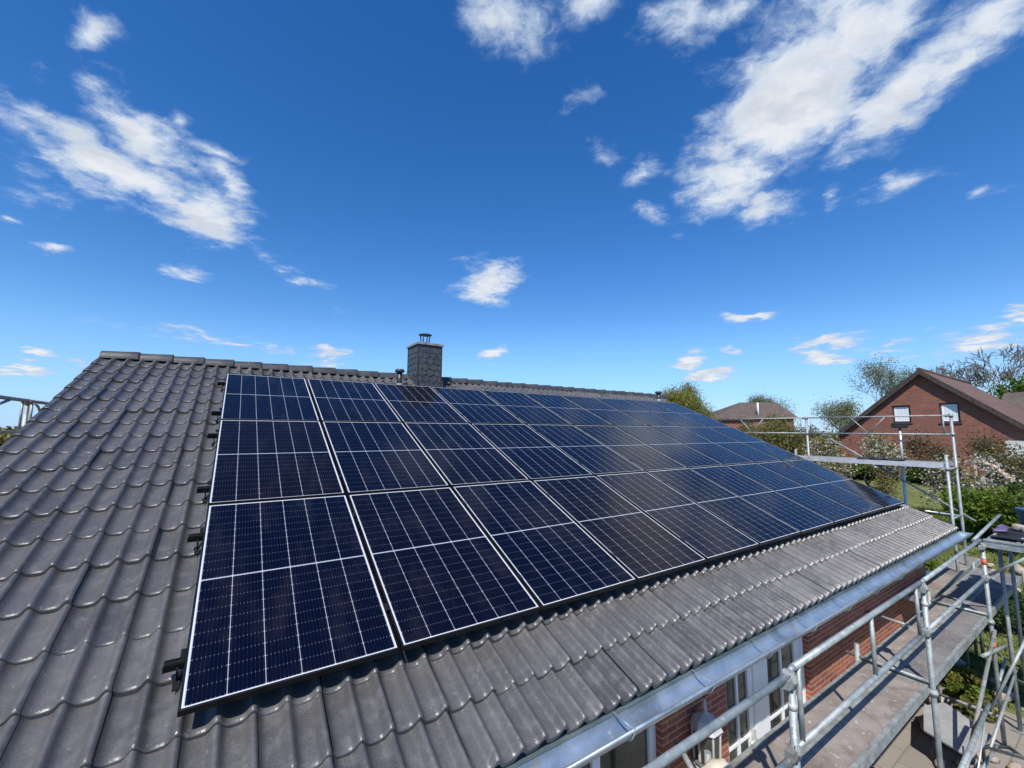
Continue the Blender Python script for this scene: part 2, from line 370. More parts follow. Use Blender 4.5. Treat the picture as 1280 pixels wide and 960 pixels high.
M['brown_wood'] = plain('dark brown board', (0.035, 0.024, 0.02), (0.06, 0.042, 0.035), 6, 0.6)
M['roof_far'] = far_tile_mat('red brown roof tile', (0.12, 0.066, 0.05), (0.19, 0.112, 0.088))
M['roof_grey'] = far_tile_mat('grey brown roof tile', (0.085, 0.062, 0.048), (0.13, 0.10, 0.08))
M['bark'] = plain('bark', (0.085, 0.066, 0.05), (0.16, 0.13, 0.105), 9, 0.9, 0, 0.05, 0.5, 30)
M['bark_grey'] = plain('grey bark', (0.10, 0.085, 0.075), (0.18, 0.16, 0.14), 9, 0.9, 0, 0.05, 0.5, 30)
M['stone'] = plain('garden stone', (0.27, 0.215, 0.165), (0.40, 0.34, 0.28), 5, 0.9, 0, 0.05, 0.6, 18)
M['cream'] = plain('cream porous stone', (0.52, 0.47, 0.36), (0.66, 0.61, 0.50), 9, 0.9, 0, 0.05, 0.6, 24, speck=((0.10, 0.08, 0.06), 26, 0.9))
M['teal'] = plain('teal plastic', (0.02, 0.20, 0.27), (0.03, 0.26, 0.33), 4, 0.4)
M['blue'] = plain('blue plastic', (0.03, 0.09, 0.15), (0.04, 0.12, 0.19), 4, 0.4)
M['black_rubber'] = plain('black rubber', (0.014, 0.014, 0.016), (0.03, 0.03, 0.033), 9, 0.7, 0, 0.1, 0.4, 20)
M['purple'] = plain('purple plastic bag', (0.09, 0.06, 0.15), (0.14, 0.10, 0.21), 9, 0.5, 0, 0.1, 0.5, 14)
M['red_tape'] = plain('orange red tape', (0.68, 0.09, 0.045), (0.75, 0.14, 0.07), 20, 0.5)
M['timber'] = plain('pale timber', (0.42, 0.31, 0.2), (0.52, 0.4, 0.28), 9, 0.8)
M['poly'] = plain('grey polycarbonate sheet', (0.30, 0.34, 0.33), (0.42, 0.45, 0.43), 3, 0.35)
M['steel_sheet'] = plain('grey metal sheet', (0.27, 0.285, 0.285), (0.36, 0.37, 0.365), 5, 0.6, 0.1)
M['l_green'] = leaf_mat('green leaf', (0.035, 0.065, 0.015), (0.13, 0.19, 0.04))
M['l_bright'] = leaf_mat('bright green leaf', (0.06, 0.105, 0.012), (0.20, 0.27, 0.035), trans=.4)
M['l_olive'] = leaf_mat('olive brown leaf', (0.09, 0.085, 0.025), (0.25, 0.225, 0.075), trans=.4)
M['l_brown'] = leaf_mat('bronze bud leaf', (0.09, 0.06, 0.03), (0.22, 0.16, 0.085))
M['l_pale'] = leaf_mat('pale grey green leaf', (0.10, 0.115, 0.045), (0.25, 0.27, 0.12), trans=.4)
M['l_yellow'] = leaf_mat('yellow green spring leaf', (0.13, 0.135, 0.03), (0.33, 0.33, 0.085), trans=.45)
M['l_wan'] = leaf_mat('wan spring leaf', (0.15, 0.165, 0.085), (0.33, 0.35, 0.2), trans=.45)
M['l_dark'] = leaf_mat('dark green leaf', (0.018, 0.035, 0.012), (0.06, 0.10, 0.028))
M['l_blossom'] = leaf_mat('white pink blossom', (0.46, 0.42, 0.36), (0.70, 0.66, 0.58), trans=0.4)
M['grass_blade'] = leaf_mat('grass blade', (0.075, 0.11, 0.018), (0.21, 0.25, 0.06))

def ground_mat():
    m, t, b = new_mat('lawn and soil'); p = geo_pos(t)
    n1 = t.noise(p, 0.35, 5, 0.6); n2 = t.noise(p, 3.5, 5, 0.7); n3 = t.noise(p, 30, 3, 0.7)
    col = t.mix(t.step(n2, 0.35, 0.7), (0.095, 0.12, 0.026, 1), (0.20, 0.22, 0.06, 1))
    col = t.mix(t.m('MULTIPLY', t.step(n1, 0.48, 0.7), 0.45), col, (0.20, 0.17, 0.075, 1))
    col = t.mix(t.m('MULTIPLY', n3, 0.4), col, (0.05, 0.06, 0.02, 1))
    t.put(b.inputs['Base Color'], col); b.inputs['Roughness'].default_value = 0.95
    bump(t, b, n3, 0.6, 0.05); return m
def paving_mat():
    m, t, b = new_mat('stone paving'); p = geo_pos(t)
    br = t.new('ShaderNodeTexBrick', offset=0.5); t.put(br.inputs['Vector'], p); br.inputs['Scale'].default_value = 1
    br.inputs['Brick Width'].default_value = 0.6; br.inputs['Row Height'].default_value = 0.4; br.inputs['Mortar Size'].default_value = 0.008
    br.inputs['Color1'].default_value = (0.185, 0.165, 0.14, 1); br.inputs['Color2'].default_value = (0.235, 0.21, 0.18, 1); br.inputs['Mortar'].default_value = (0.11, 0.10, 0.08, 1)
    n = t.noise(p, 4, 6, 0.7); n2 = t.noise(p, 60, 3, 0.7)
    col = t.mix(t.m('MULTIPLY', t.step(n, 0.42, 0.7), 0.5), br.outputs[0], (0.17, 0.155, 0.125, 1)); col = t.mix(t.m('MULTIPLY', n2, 0.3), col, (0.4, 0.36, 0.3, 1))
    t.put(b.inputs['Base Color'], col); b.inputs['Roughness'].default_value = 0.9
    bump(t, b, t.m('ADD', n2, t.m('MULTIPLY', br.outputs['Fac'], -2)), 0.4, 0.01); return m
M['ground'] = ground_mat(); M['paving'] = paving_mat()

# ------------------------------------------------------------------ ground
gx = sorted(set(list(range(-600, -20, 40)) + list(range(-20, 60, 1)) + list(range(60, 700, 40))))
gy = sorted(set(list(range(-600, -20, 40)) + list(range(-20, 40, 4)) + list(range(40, 700, 40))))
gr = MB(); nx = len(gx)
for yy in gy:
    for xx in gx:
        z = ground_z(xx, yy)
        gr.v.append((xx, yy, z))
for j in range(len(gy) - 1):
    for i in range(nx - 1): gr.face((j * nx + i, j * nx + i + 1, (j + 1) * nx + i + 1, (j + 1) * nx + i), True)
tag(gr.build('ground', M['ground']), kind='structure')
pv = MB()
pv.quad((-2, -12, -4.994), (10.15, -12, -4.994), (10.15, -4.95, -4.994), (-2, -4.95, -4.994))
tag(pv.build('patio', M['paving']), kind='structure')

# ------------------------------------------------------------------ our house
EAVE_V, RIDGE_V, XL, XR, N0 = 5.900, -0.965, -1.492, 10.931, -0.186
house = thing('brick_house', 'single storey red brick house under the dark tiled roof carrying the solar panels', 'house', (4.7, 0, -5.0))

_w = np.linspace(0, 1, 401)                            # flat pan, slow rise to the roll, steep fall on its far side
_h = np.interp(_w, [0, .05, .11, .18, .28, .45, .57, .66, .75, .84, .93, 1.0], [.64, .40, .20, .07, .0, .01, .06, .24, .66, 1.0, .95, .64])
_k = np.hanning(27); _k /= _k.sum(); PROF_W = _w; PROF_H = np.convolve(np.concatenate([_h[-41:-1], _h, _h[1:41]]), _k, 'same')[40:441]
def tile_heights(wf):                                  # wave profile, wf in 0..1 across one wave
    return 0.051 * np.interp(wf, PROF_W, PROF_H)
def roof_mesh(name, useg, vt, seed, mirror=False):
    g = np.random.default_rng(seed); V, Fc, T = [], [], []; base = 0
    us = np.linspace(0, 1, 2 * useg + 1)
    for k in range(20):
        ve = EAVE_V - 0.3395 * k; L = min(0.435, ve - RIDGE_V + 0.02)
        for i in range(41):
            x0 = XL + 0.303 * i
            jit = g.normal(0, 0.0016, 4); tint = float(np.clip(g.normal(0.45, 0.24), 0, 1))
            X = x0 + 0.0012 + us * 0.3008 + jit[0] * .45
            hh = tile_heights((us * 2) % 1.0)
            rows = []
            for (tv, drop) in vt:
                v = ve + jit[1] - L * (1 - tv) if drop is None else ve + jit[1]
                n = N0 + hh + 0.034 * tv + jit[2] * 2.6 + (us - 0.5) * jit[3] * 3
                if drop is None: n = n - 0.009 * max(0, (tv - 0.945) / 0.055) ** 2.2
                else: n = n - 0.009 - drop
                rows.append(np.stack([X, np.full_like(X, v), n], 1))
            G = np.concatenate(rows); nu = len(us); nr = len(rows)
            V.append(G); T.append(np.full(len(G), tint))
            idx = base + np.arange(nu * nr).reshape(nr, nu)
            Fc.append(np.stack([idx[1:, :-1], idx[1:, 1:], idx[:-1, 1:], idx[:-1, :-1]], -1).reshape(-1, 4)); base += nu * nr
            # side flank of the tile's right roll
            e = idx[:, -1]; P = G[-1 - nu * np.arange(nr)[::-1]]
    V = np.concatenate(V); Fc = np.concatenate(Fc); T = np.concatenate(T)
    ca, sa = math.cos(ALPHA), math.sin(ALPHA)
    P = np.stack([V[:, 0], -V[:, 1] * ca - V[:, 2] * sa, -V[:, 1] * sa + V[:, 2] * ca], 1)
    if mirror:
        yr = RT(0, RIDGE_V, N0).y; P[:, 1] = 2 * yr - P[:, 1]; Fc = Fc[:, ::-1]
    P -= np.array(house.location)
    return raw_mesh(name, P, Fc, M['tile'], True, T)
VT = [(0.0, None), (0.5, None), (0.90, None), (0.955, None), (0.975, None), (0.99, None), (1.0, None), (1.0, 0.007), (1.0, 0.031)]
roof = link('roof', roof_mesh('roof', 16, VT, 3), house)
roof_b = link('roof', roof_mesh('roof_rear', 5, [(0.0, None), (0.95, None), (1.0, None), (1.0, 0.02)], 5, True), house)
RY = RT(0, RIDGE_V, N0).y
us_ = MB()                                             # membrane and boards below the tiles
a0, a1 = RT(XL + 0.02, EAVE_V - 0.06, -0.236), RT(XR + 0.06, EAVE_V - 0.06, -0.236); b0, b1 = RT(XL + 0.02, RIDGE_V, -0.236), RT(XR + 0.06, RIDGE_V, -0.236)
us_.prism([a0, a1, b1, b0], RT(0, 0, -0.05))
mir = lambda p: Vector((p.x, 2 * RY - p.y, p.z))
us_.prism([mir(a0), mir(b0), mir(b1), mir(a1)], (0, 0, -0.05))
us_.build('underlay', M['under'], roof)
for (xa, sg) in ((XL, -1), (XR, 1)):                   # verge tiles: one stepped flap per course
    vg = MB()
    for k in range(20):
        ve = EAVE_V - 0.3395 * k
        L = min(0.435, ve - RIDGE_V)
        xs = [0.0, 0.03, 0.055, 0.062, 0.062]; ns = [0.026, 0.024, 0.012, -0.006, -0.115]
        if sg > 0: xs = [0, 0.08, 0.14, 0.155, 0.155]
        b = len(vg.v)
        for (tv, ex) in ((0, 0), (0.93, 0), (1, -0.004)):
            for q in range(5): vg.v.append(tuple(RT(xa + sg * xs[q], ve - L * (1 - tv), N0 + ns[q] + 0.024 * tv + ex)))
        for r in range(2):
            for q in range(4):
                f_ = (b + r * 5 + q, b + r * 5 + q + 1, b + r * 5 + q + 6, b + r * 5 + q + 5)
                vg.face(f_ if sg < 0 else f_[::-1], True)
        e = b + 10; c_ = len(vg.v)
        for q in range(5): vg.v.append(tuple(RT(xa + sg * (xs[q] - 0.012), ve - 0.002, N0 + ns[q] + 0.02 - 0.02)))
        for q in range(4): vg.face((e + q, e + q + 1, c_ + q + 1, c_ + q))
    vg.build('verge_trim', M['ridge'], roof)
rg = MB()                                              # ridge caps
rx = XL - 0.03; rz0 = RT(0, RIDGE_V, N0).z
k = 0
while rx < XR + 0.1:
    L = 0.425; b = len(rg.v); jz = rnd.gauss(0, 0.003); N = 12
    for (tx, sc, up) in ((0, 0.97, 0.0), (0.04, 0.975, 0.001), (0.5, 1.02, 0.006), (0.97, 1.07, 0.013), (1.0, 1.055, 0.010)):
        for q in range(N + 1):
            an = math.pi * q / N; cy = math.cos(an); sy = math.sin(an)
            rg.v.append((rx + L * tx, RY + 0.145 * sc * cy * (1 if abs(cy) < 0.999 else 1), rz0 - 0.018 + jz + 0.112 * sc * min(sy * 1.16, .94 + .06 * sy) + up))
    for r in range(4):
        for q in range(N): rg.face((b + r * 13 + q, b + (r + 1) * 13 + q, b + (r + 1) * 13 + q + 1, b + r * 13 + q + 1), True)
    rg.face([b + q for q in range(13)]); rg.face([b + 52 + q for q in range(13)][::-1])
    rx += 0.392; k += 1
rg.build('ridge_cap', M['ridge'], roof)

# chimney clad in slates
CX0, CX1, CY0, CY1, CZ0, CZ1 = 3.06, 3.55, 0.42, 0.97, -0.25, 0.865
ch = MB(); ch.box((CX0 + .012, CY0 + .012, CZ0), (CX1 - .012, CY1 - .012, CZ1)); chim = ch.build('chimney', M['slate'], house)
def slates(face):
    s = MB(); rows = 8; rh = (CZ1 - 0.02) / rows * 1.0
    for r in range(rows):
        z1 = CZ1 - 0.01 - r * 0.118
        x0, x1 = (CX0, CX1) if face == 'f' else (CY0, CY1)
        if r == 0 or r == 7: cells = [(x0 + .005, (x0 + x1) / 2 - .002, 0), ((x0 + x1) / 2 + .002, x1 - .005, 0)]
        else:
            wd = (x1 - x0) / 3; off = wd / 2 if r % 2 else 0; cells = []
            for q in range(-1, 4):
                a = max(x0 + .005, x0 + q * wd + off + .003); b = min(x1 - .005, x0 + (q + 1) * wd + off - .003)
                if b - a > 0.03: cells.append((a, b, 1))
        for (a, b, cut) in cells:
            zb = z1 - 0.135; tilt = 0.006 + rnd.random() * 0.005
            c = min(0.06, (b - a) * 0.32) if cut else 0.0
            pts = [(a, z1), (a, zb + c * 0.9), (a + c, zb), (b - c, zb), (b, zb + c * 0.9), (b, z1)] if cut else [(a, z1), (a, zb), (b, zb), (b, z1)]
            P = []
            for (x, z) in pts:
                d = tilt * (z1 - z) / 0.135 + 0.004
                P.append((x, CY0 - d, z) if face == 'f' else (CX0 - d, x, z))
            if face != 'f': P = P[::-1]
            s.prism(P, (0, 0.005, 0) if face == 'f' else (0.005, 0, 0))
    return s
sf = slates('f'); s2 = slates('l'); b = len(sf.v); sf.v += s2.v; sf.f += [tuple(i + b for i in f_) for f_ in s2.f]; sf.s += s2.s; sf.mi += s2.mi
sf.build('slate_cladding', M['slate'], chim)
cp = MB(); cp.box((CX0 - .035, CY0 - .035, CZ1 + .002), (CX1 + .035, CY1 + .035, CZ1 + 0.05)); cp.box((CX0 + .03, CY0 + .03, CZ1 + .0505), (CX1 - .03, CY1 - .03, CZ1 + .062))
cp.build('cap_slab', M['lead'], chim, bevel=0.006)
for (x, y) in ((CX0, CY0), (CX1, CY0), (CX0, CY1), (CX1, CY1)):
    cb = MB(); cb.box((x - .014, y - .014, CZ0), (x + .014, y + .014, CZ1)); cb.build('corner_trim', M['dark_metal'], chim)
rc = MB(); cxm, cym = (CX0 + CX1) / 2, (CY0 + CY1) / 2
rc.lathe([(0.10, 0.06), (0.10, 0.10), (0.085, 0.105), (0.085, 0.06)], (cxm, cym, CZ1), 20)
rc.lathe([(0.135, 0.262), (0.14, 0.268), (0.09, 0.285), (0.03, 0.293)], (cxm, cym, CZ1), 20)
for k in range(4):
    an = math.pi / 4 + k * math.pi / 2; rc.tube((cxm + .085 * math.cos(an), cym + .085 * math.sin(an), CZ1 + .08), (cxm + .105 * math.cos(an), cym + .105 * math.sin(an), CZ1 + .27), 0.011, n=6)
rc.build('rain_cap', M['dark_metal'], chim)
fl = MB()
fl.box((CX0 - .06, CY0 - .03, RT(0, 0, N0).z + CY0 * math.tan(ALPHA) - .10), (CX1 + .06, CY0 - .012, CY0 * math.tan(ALPHA) - .13))
for x in (CX0 - .03, CX1 + .015): fl.prism([(x, CY0 - .05, CY0 * math.tan(ALPHA) - .16), (x, RY, RY * math.tan(ALPHA) - .16), (x, RY, RY * math.tan(ALPHA) - .03), (x, CY0 - .05, CY0 * math.tan(ALPHA) - .03)], (0.016, 0, 0))
fl.build('flashing', M['slate'], chim)
def vent(x, y, h, r, rcap):
    h += .05
    z = y * math.tan(ALPHA) - 0.19
    v_ = MB(); v_.tube((x, y, z - .1), (x, y, z + h), r, n=16)
    o = v_.build('vent_pipe', M['dark_metal'], house)
    c_ = MB(); c_.lathe([(r + .004, h - .05), (rcap, h - .035), (rcap, h), (rcap * .8, h + .02), (r * .4, h + .026)], (x, y, z), 18); c_.build('vent_cap', M['dark_metal'], o)
    s_ = MB(); s_.lathe([(r * 1.7, -.03), (r * 1.25, .05), (r, .07)], (x, y, z + .02), 16); s_.build('collar', M['lead'], o)
vent(2.69, 0.37, 0.29, 0.05, 0.088); vent(10.5, 0.5, 0.25, 0.055, 0.10)
dp = MB(); dpx = 3.9
dp.lathe([(0.05, 0), (0.05, 0.05), (0.03, 0.06)], (CX1 + .25, 0.55, 0.55 * math.tan(ALPHA) - .12), 10)
dp.build('roof_vent', M['dark_metal'], house)

# gutter, eaves
GY, GZ, GR = RT(0, EAVE_V, 0).y - 0.010, -2.560, 0.082
gt = MB(); n = 12
for off in (0.0, 0.004):
    b = len(gt.v); r_ = GR - off
    for x in (XL - 0.05, XR + 0.14):
        for q in range(n + 1):
            an = math.pi + math.pi * q / n; gt.v.append((x, GY + r_ * math.cos(an), GZ + r_ * math.sin(an)))
    for q in range(n):
        f_ = (b + q, b + q + 1, b + n + 1 + q + 1, b + n + 1 + q); gt.face(f_ if off == 0 else f_[::-1], True)
gt.tube((XL - .05, GY - GR - .004, GZ + .002), (XR + .14, GY - GR - .004, GZ + .002), 0.0105, n=10)
for x in (XL - .05, XR + .14): gt.prism([(x, GY + GR * math.cos(math.pi + math.pi * q / n), GZ + GR * math.sin(math.pi + math.pi * q / n)) for q in range(n + 1)], (0.004, 0, 0))
gut = gt.build('gutter', M['zinc'], house)
for x in (1.6, 4.6, 7.6, 10.3):                       # soldered seams
    g_ = MB(); b = 0
    for xx in (x, x + .03):
        for q in range(n + 1):
            an = math.pi + math.pi * q / n; g_.v.append((xx, GY + (GR - .006) * math.cos(an), GZ + (GR - .006) * math.sin(an)))
    for q in range(n): g_.face((q, n + 1 + q, n + 2 + q, q + 1), True)
    g_.build('seam', M['lead'], gut)
for i in range(15):
    x = -1.1 + i * 0.83; g_ = MB()
    g_.path([(x, GY + (GR + .006) * math.cos(math.pi + math.pi * q / 10), GZ + (GR + .006) * math.sin(math.pi + math.pi * q / 10)) for q in range(11)], 0.006, 6)
    g_.bar((x, GY - GR - .012, GZ + .012), (x, GY + GR, GZ + .018), 0.012, 0.003)
    g_.build('bracket', M['zinc'], gut)
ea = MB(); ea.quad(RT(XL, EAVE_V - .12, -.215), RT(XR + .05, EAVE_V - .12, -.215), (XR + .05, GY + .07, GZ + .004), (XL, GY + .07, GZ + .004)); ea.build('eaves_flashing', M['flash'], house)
fb = MB(); fb.box((XL + .05, GY + GR + .008, GZ - .16), (XR, GY + GR + .032, GZ - .03)); fb.box((XL + .05, GY + GR + .033, GZ - .155), (XR, -4.9, GZ - .135)); fb.build('fascia', M['soffit'], house)

# walls with openings on the eave side
YW = -4.92; WX0, WX1 = -1.3, 10.72
OPEN = [(1.9, 3.22, -4.3, -2.86), (4.18, 5.93, -4.95, -2.86), (7.9, 8.6, -10, -10)]
wl = MB(); xs = WX0; T = 0.3; ZT = GZ - .12
for (a, b, z0, z1) in OPEN[:2]:
    wl.box((xs, YW, -5.05), (a, YW + T, ZT)); wl.box((a, YW, z1), (b, YW + T, ZT))
    if z0 > -4.9: wl.box((a, YW, -5.05), (b, YW + T, z0))
    xs = b
wl.box((xs, YW, -5.05), (WX1, YW + T, ZT))
YB = 2 * RY - YW
for x in (WX0, WX1 - T):
    wl.box((x, YW + T, -5.05), (x + T, YB - T, ZT)); wl.prism([(x, YW + .3, ZT), (x, YB - .3, ZT), (x, RY, RT(0, RIDGE_V, N0).z - .22)], (T, 0, 0))
wl.box((WX0, YB - T, -5.05), (WX1, YB, ZT)); wl.build('wall', M['brick'], house)

def rect_frame(mb, x0, x1, z0, z1, y, wd, dp_):
    mb.box((x0, y, z0), (x0 + wd, y + dp_, z1)); mb.box((x1 - wd, y, z0), (x1, y + dp_, z1))
    mb.box((x0 + wd, y, z0), (x1 - wd, y + dp_, z0 + wd)); mb.box((x0 + wd, y, z1 - wd), (x1 - wd, y + dp_, z1))
wn = MB(); rect_frame(wn, 1.9, 3.22, -4.3, -2.86, YW + .06, .075, .07); wn.box((2.5, YW + .062, -4.22), (2.58, YW + .128, -2.94)); win = wn.build('window', M['white'], house, bevel=0.006)
pn = MB(); pn.box((1.97, YW + .09, -4.23), (3.15, YW + .1, -2.93)); pn.build('pane', M['pane'], win)
sl_ = MB(); sl_.box((1.85, YW - .05, -4.35), (3.27, YW + .1, -4.303)); sl_.build('sill', M['soffit'], win)
df = MB(); rect_frame(df, 4.18, 5.93, -4.95, -2.86, YW + .06, .06, .08); df.box((4.785, YW + .055, -4.89), (4.885, YW + .14, -2.92)); dfr = df.build('door_frame', M['white'], house, bevel=0.006)
for (x0, x1, g0, g1) in ((4.245, 4.78, 4.30, 4.69), (4.89, 5.865, 5.10, 5.72)):
    d = MB(); zt, zb, gt_, gb = -2.925, -4.885, -3.07, -4.15
    d.box((x0, YW + .07, zb), (g0, YW + .125, zt)); d.box((g1, YW + .07, zb), (x1, YW + .125, zt)); d.box((g0, YW + .07, zb), (g1, YW + .125, gb)); d.box((g0, YW + .07, gt_), (g1, YW + .125, zt))
    mid = (g0 + g1) / 2
    d.box((mid - .018, YW + .073, gb), (mid + .018, YW + .12, gt_))
    for zb_ in (-3.52, -3.86): d.box((g0, YW + .075, zb_ - .014), (g1, YW + .118, zb_ + .014))
    for (p, q) in ((g0, mid - .018), (mid + .018, g1)):        # arched heads of the panes
        r_ = (q - p) / 2; cx = (p + q) / 2; zc = gt_ - r_
        for sgn in (-1, 1):
            arc = [(cx + sgn * r_, YW + .078, gt_)] + [(cx + sgn * r_ * math.cos(a_), YW + .078, zc + r_ * math.sin(a_)) for a_ in [i * math.pi / 16 for i in range(9)]]
            d.prism(arc if sgn > 0 else arc[::-1], (0, .04, 0))
    door = d.build('door', M['white'], house, bevel=0.004)
    g_ = MB(); g_.box((g0 - .01, YW + .092, gb - .01), (g1 + .01, YW + .098, gt_ + .01)); g_.build('pane', M['pane'], door)
h_ = MB(); h_.box((4.70, YW + .035, -3.98), (4.745, YW + .069, -3.8)); h_.tube((4.72, YW + .02, -3.87), (4.60, YW + .02, -3.87), .01); h_.build('handle', M['alu'], house.children[-1])

# lantern hanging in front of the door pillar
LX, LY, LZ = 3.66, -5.03, -3.34
lan = thing('lantern', 'white hexagonal garden lantern hanging against the brick between window and glazed door', 'lantern', (LX, LY, LZ - .28))
l_ = MB(); l_.lathe([(0.015, .20), (0.012, .155), (0.03, .14), (0.10, .105), (0.125, .045), (0.135, .03), (0.128, .02)], (LX, LY, LZ), 6, False); l_.build('roof', M['soffit'], lan)
for k in range(6):
    l_ = MB(); an = k * math.pi / 3; l_.bar((LX + .112 * math.cos(an), LY + .112 * math.sin(an), LZ + .03), (LX + .10 * math.cos(an), LY + .10 * math.sin(an), LZ - .25), .014, .014); l_.build('corner_bar', M['soffit'], lan)
l_ = MB()
l_.lathe([(0.12, -.28), (0.125, -.26), (0.11, -.245)], (LX, LY, LZ), 6, False); l_.build('base', M['soffit'], lan); l_ = MB(); l_.lathe([(0.008, .195), (0.014, .21), (0.003, .27)], (LX, LY, LZ), 8); l_.build('finial', M['soffit'], lan)
l_ = MB()
for k in range(6):
    a0_, a1_ = k * math.pi / 3, (k + 1) * math.pi / 3
    l_.quad(*[(LX + r_ * math.cos(a_), LY + r_ * math.sin(a_), LZ + z_) for (a_, r_, z_) in ((a0_, .097, -.244), (a1_, .097, -.244), (a1_, .108, .02), (a0_, .108, .02))])
l_.build('pane', M['pane'], lan)
l_ = MB(); l_.path([(LX, LY, LZ + .26), (LX, LY + .02, LZ + .34), (LX, LY + .07, LZ + .36), (LX, YW + .0, LZ + .33)], .008, 6); l_.build('hook', M['dark_metal'], lan)

# ------------------------------------------------------------------ solar panels
PW, PH, GAP = 1.038, 1.72, 0.020
def frame_mesh():
    f_ = MB(); lip = 0.0105
    out = [(0, 0), (PW, 0), (PW, PH), (0, PH)]; inn = [(lip, lip), (PW - lip, lip), (PW - lip, PH - lip), (lip, PH - lip)]
    c = 0.0012
    out_c = [(c, c), (PW - c, c), (PW - c, PH - c), (c, PH - c)]
    lev = [(out, -0.035), (out, -c), (out_c, 0.0), (inn, 0.0), (inn, -0.006)]
    inn2 = [(0.03, 0.03), (PW - 0.03, 0.03), (PW - 0.03, PH - 0.03), (0.03, PH - 0.03)]
    lev = [(inn2, -0.0348)] + lev
    for (pl, z) in lev: f_.v += [(x, y, z) for (x, y) in pl]
    for r in range(len(lev) - 1):
        for q in range(4): f_.face((r * 4 + q, r * 4 + (q + 1) % 4, (r + 1) * 4 + (q + 1) % 4, (r + 1) * 4 + q))
    return f_
ORD = ['leftmost', 'second', 'third', 'fourth', 'fifth', 'sixth', 'seventh', 'eighth', 'ninth', 'tenth']
ROW = ['top row, nearest the ridge', 'middle row', 'bottom row, nearest the gutter']
def panel_label(c, r):
    rn = ['top', 'middle', 'bottom'][r]
    if (c, r) == (0, 2): return 'large foreground solar panel at the lower left corner of the array'
    if (c, r) == (0, 0): return 'solar panel at the upper left corner of the array, by the ridge'
    if (c, r) == (9, 2): return 'solar panel at the lower right corner of the array, above the far gutter end'
    if (c, r) == (9, 0): return 'solar panel at the upper right corner of the array, below the far vent'
    if c == 0: return 'leftmost solar panel of the middle row, beside bare roof tiles'
    if c == 9: return 'rightmost solar panel of the middle row, at the far gable edge'
    if (c, r) == (2, 0): return 'third solar panel from the left in the top row, just left below the chimney'
    if c == 8: return 'second solar panel from the right end of the %s row' % rn
    if c == 7: return 'third solar panel from the right end of the %s row' % rn
    return '%s solar panel from the left in the %s row' % (ORD[c], rn)
pan0 = None
for r in range(3):
    for c in range(10):
        loc = RT(c * (PW + GAP), r * (PH + GAP) + PH, 0)
        if pan0 is None:
            pan0 = thing('solar_panel', 'x', 'solar panel', loc, 'solar panels on the roof', local=True)
            frame_mesh().build('frame', M['black_alu'], pan0)
            g_ = MB(); e = 0.0102; g_.quad((e, e, -.0035), (PW - e, e, -.0035), (PW - e, PH - e, -.0035), (e, PH - e, -.0035)); g_.build('cell_glass', M['cells'], pan0)
            g_ = MB(); g_.box((PW / 2 - .12, PH / 2 - .03, -.028), (PW / 2 + .12, PH / 2 + .03, -.012)); g_.quad((e, PH - e, -.009), (PW - e, PH - e, -.009), (PW - e, e, -.009), (e, e, -.009)); g_.build('back_sheet', M['under'], pan0)
            o = pan0
        else: o = copy_tree(pan0)
        o.location = loc + Vector((0, 0, rnd.gauss(0, .0008))); o.rotation_euler = (ALPHA + rnd.gauss(0, .0014), rnd.gauss(0, .0014), rnd.gauss(0, .0005))
        o['label'] = panel_label(c, r)

RAILV = [0.323, 1.42, 2.055, 3.145, 3.81, 4.88]
RL = ['uppermost black mounting rail, its tip left of the top row near the ridge', 'black mounting rail with its tip left of the lower half of the top row',
      'black mounting rail with its tip left of the upper half of the middle row', 'black mounting rail with its tip left of the lower half of the middle row',
      'black mounting rail with its tip left of the upper half of the bottom row', 'lowest black mounting rail, its tip left of the foreground panel']
XE = 10 * (PW + GAP) - GAP
for i, v in enumerate(RAILV):
    p0 = RT(-0.085, v, -0.056)
    rl = thing('mounting_rail', RL[i], 'mounting rail', p0, 'mounting rails under the panels')
    m_ = MB(); up = RT(0, 0, 1)
    m_.bar(RT(-.085, v, -.0565), RT(XE + .06, v, -.0565), .038, .040, up); m_.bar(RT(-.084, v + .012, -.0345), RT(XE + .05, v + .012, -.0345), .008, .006, up); m_.bar(RT(-.084, v - .012, -.0345), RT(XE + .05, v - .012, -.0345), .008, .006, up)
    rail = m_.build('rail', M['black_alu'], rl)
    m_ = MB(); m_.bar(RT(-.092, v, -.0565), RT(-.0855, v, -.0565), .042, .044, up); m_.build('end_cap', M['black_rubber'], rl)
    for k in range(10):
        h_ = MB(); x = -0.03 + k * 1.1
        h_.bar(RT(x, v + .02, -.128), RT(x, v + .085, -.136), .03, .008, up); h_.bar(RT(x, v + .024, -.055), RT(x, v + .024, -.15), .03, .008, (1, 0, 0))
        h_.build('roof_hook', M['black_alu'], rl)
    for k in range(11):
        x = k * (PW + GAP) - GAP / 2
        c_ = MB(); c_.bar(RT(x, v - .03, .0035), RT(x, v + .03, .0035), .034 if 0 < k < 10 else .022, .004, up); c_.tube(RT(x, v, .0), RT(x, v, .010), .006, n=8)
        c_.build('clamp', M['black_alu'], rl)

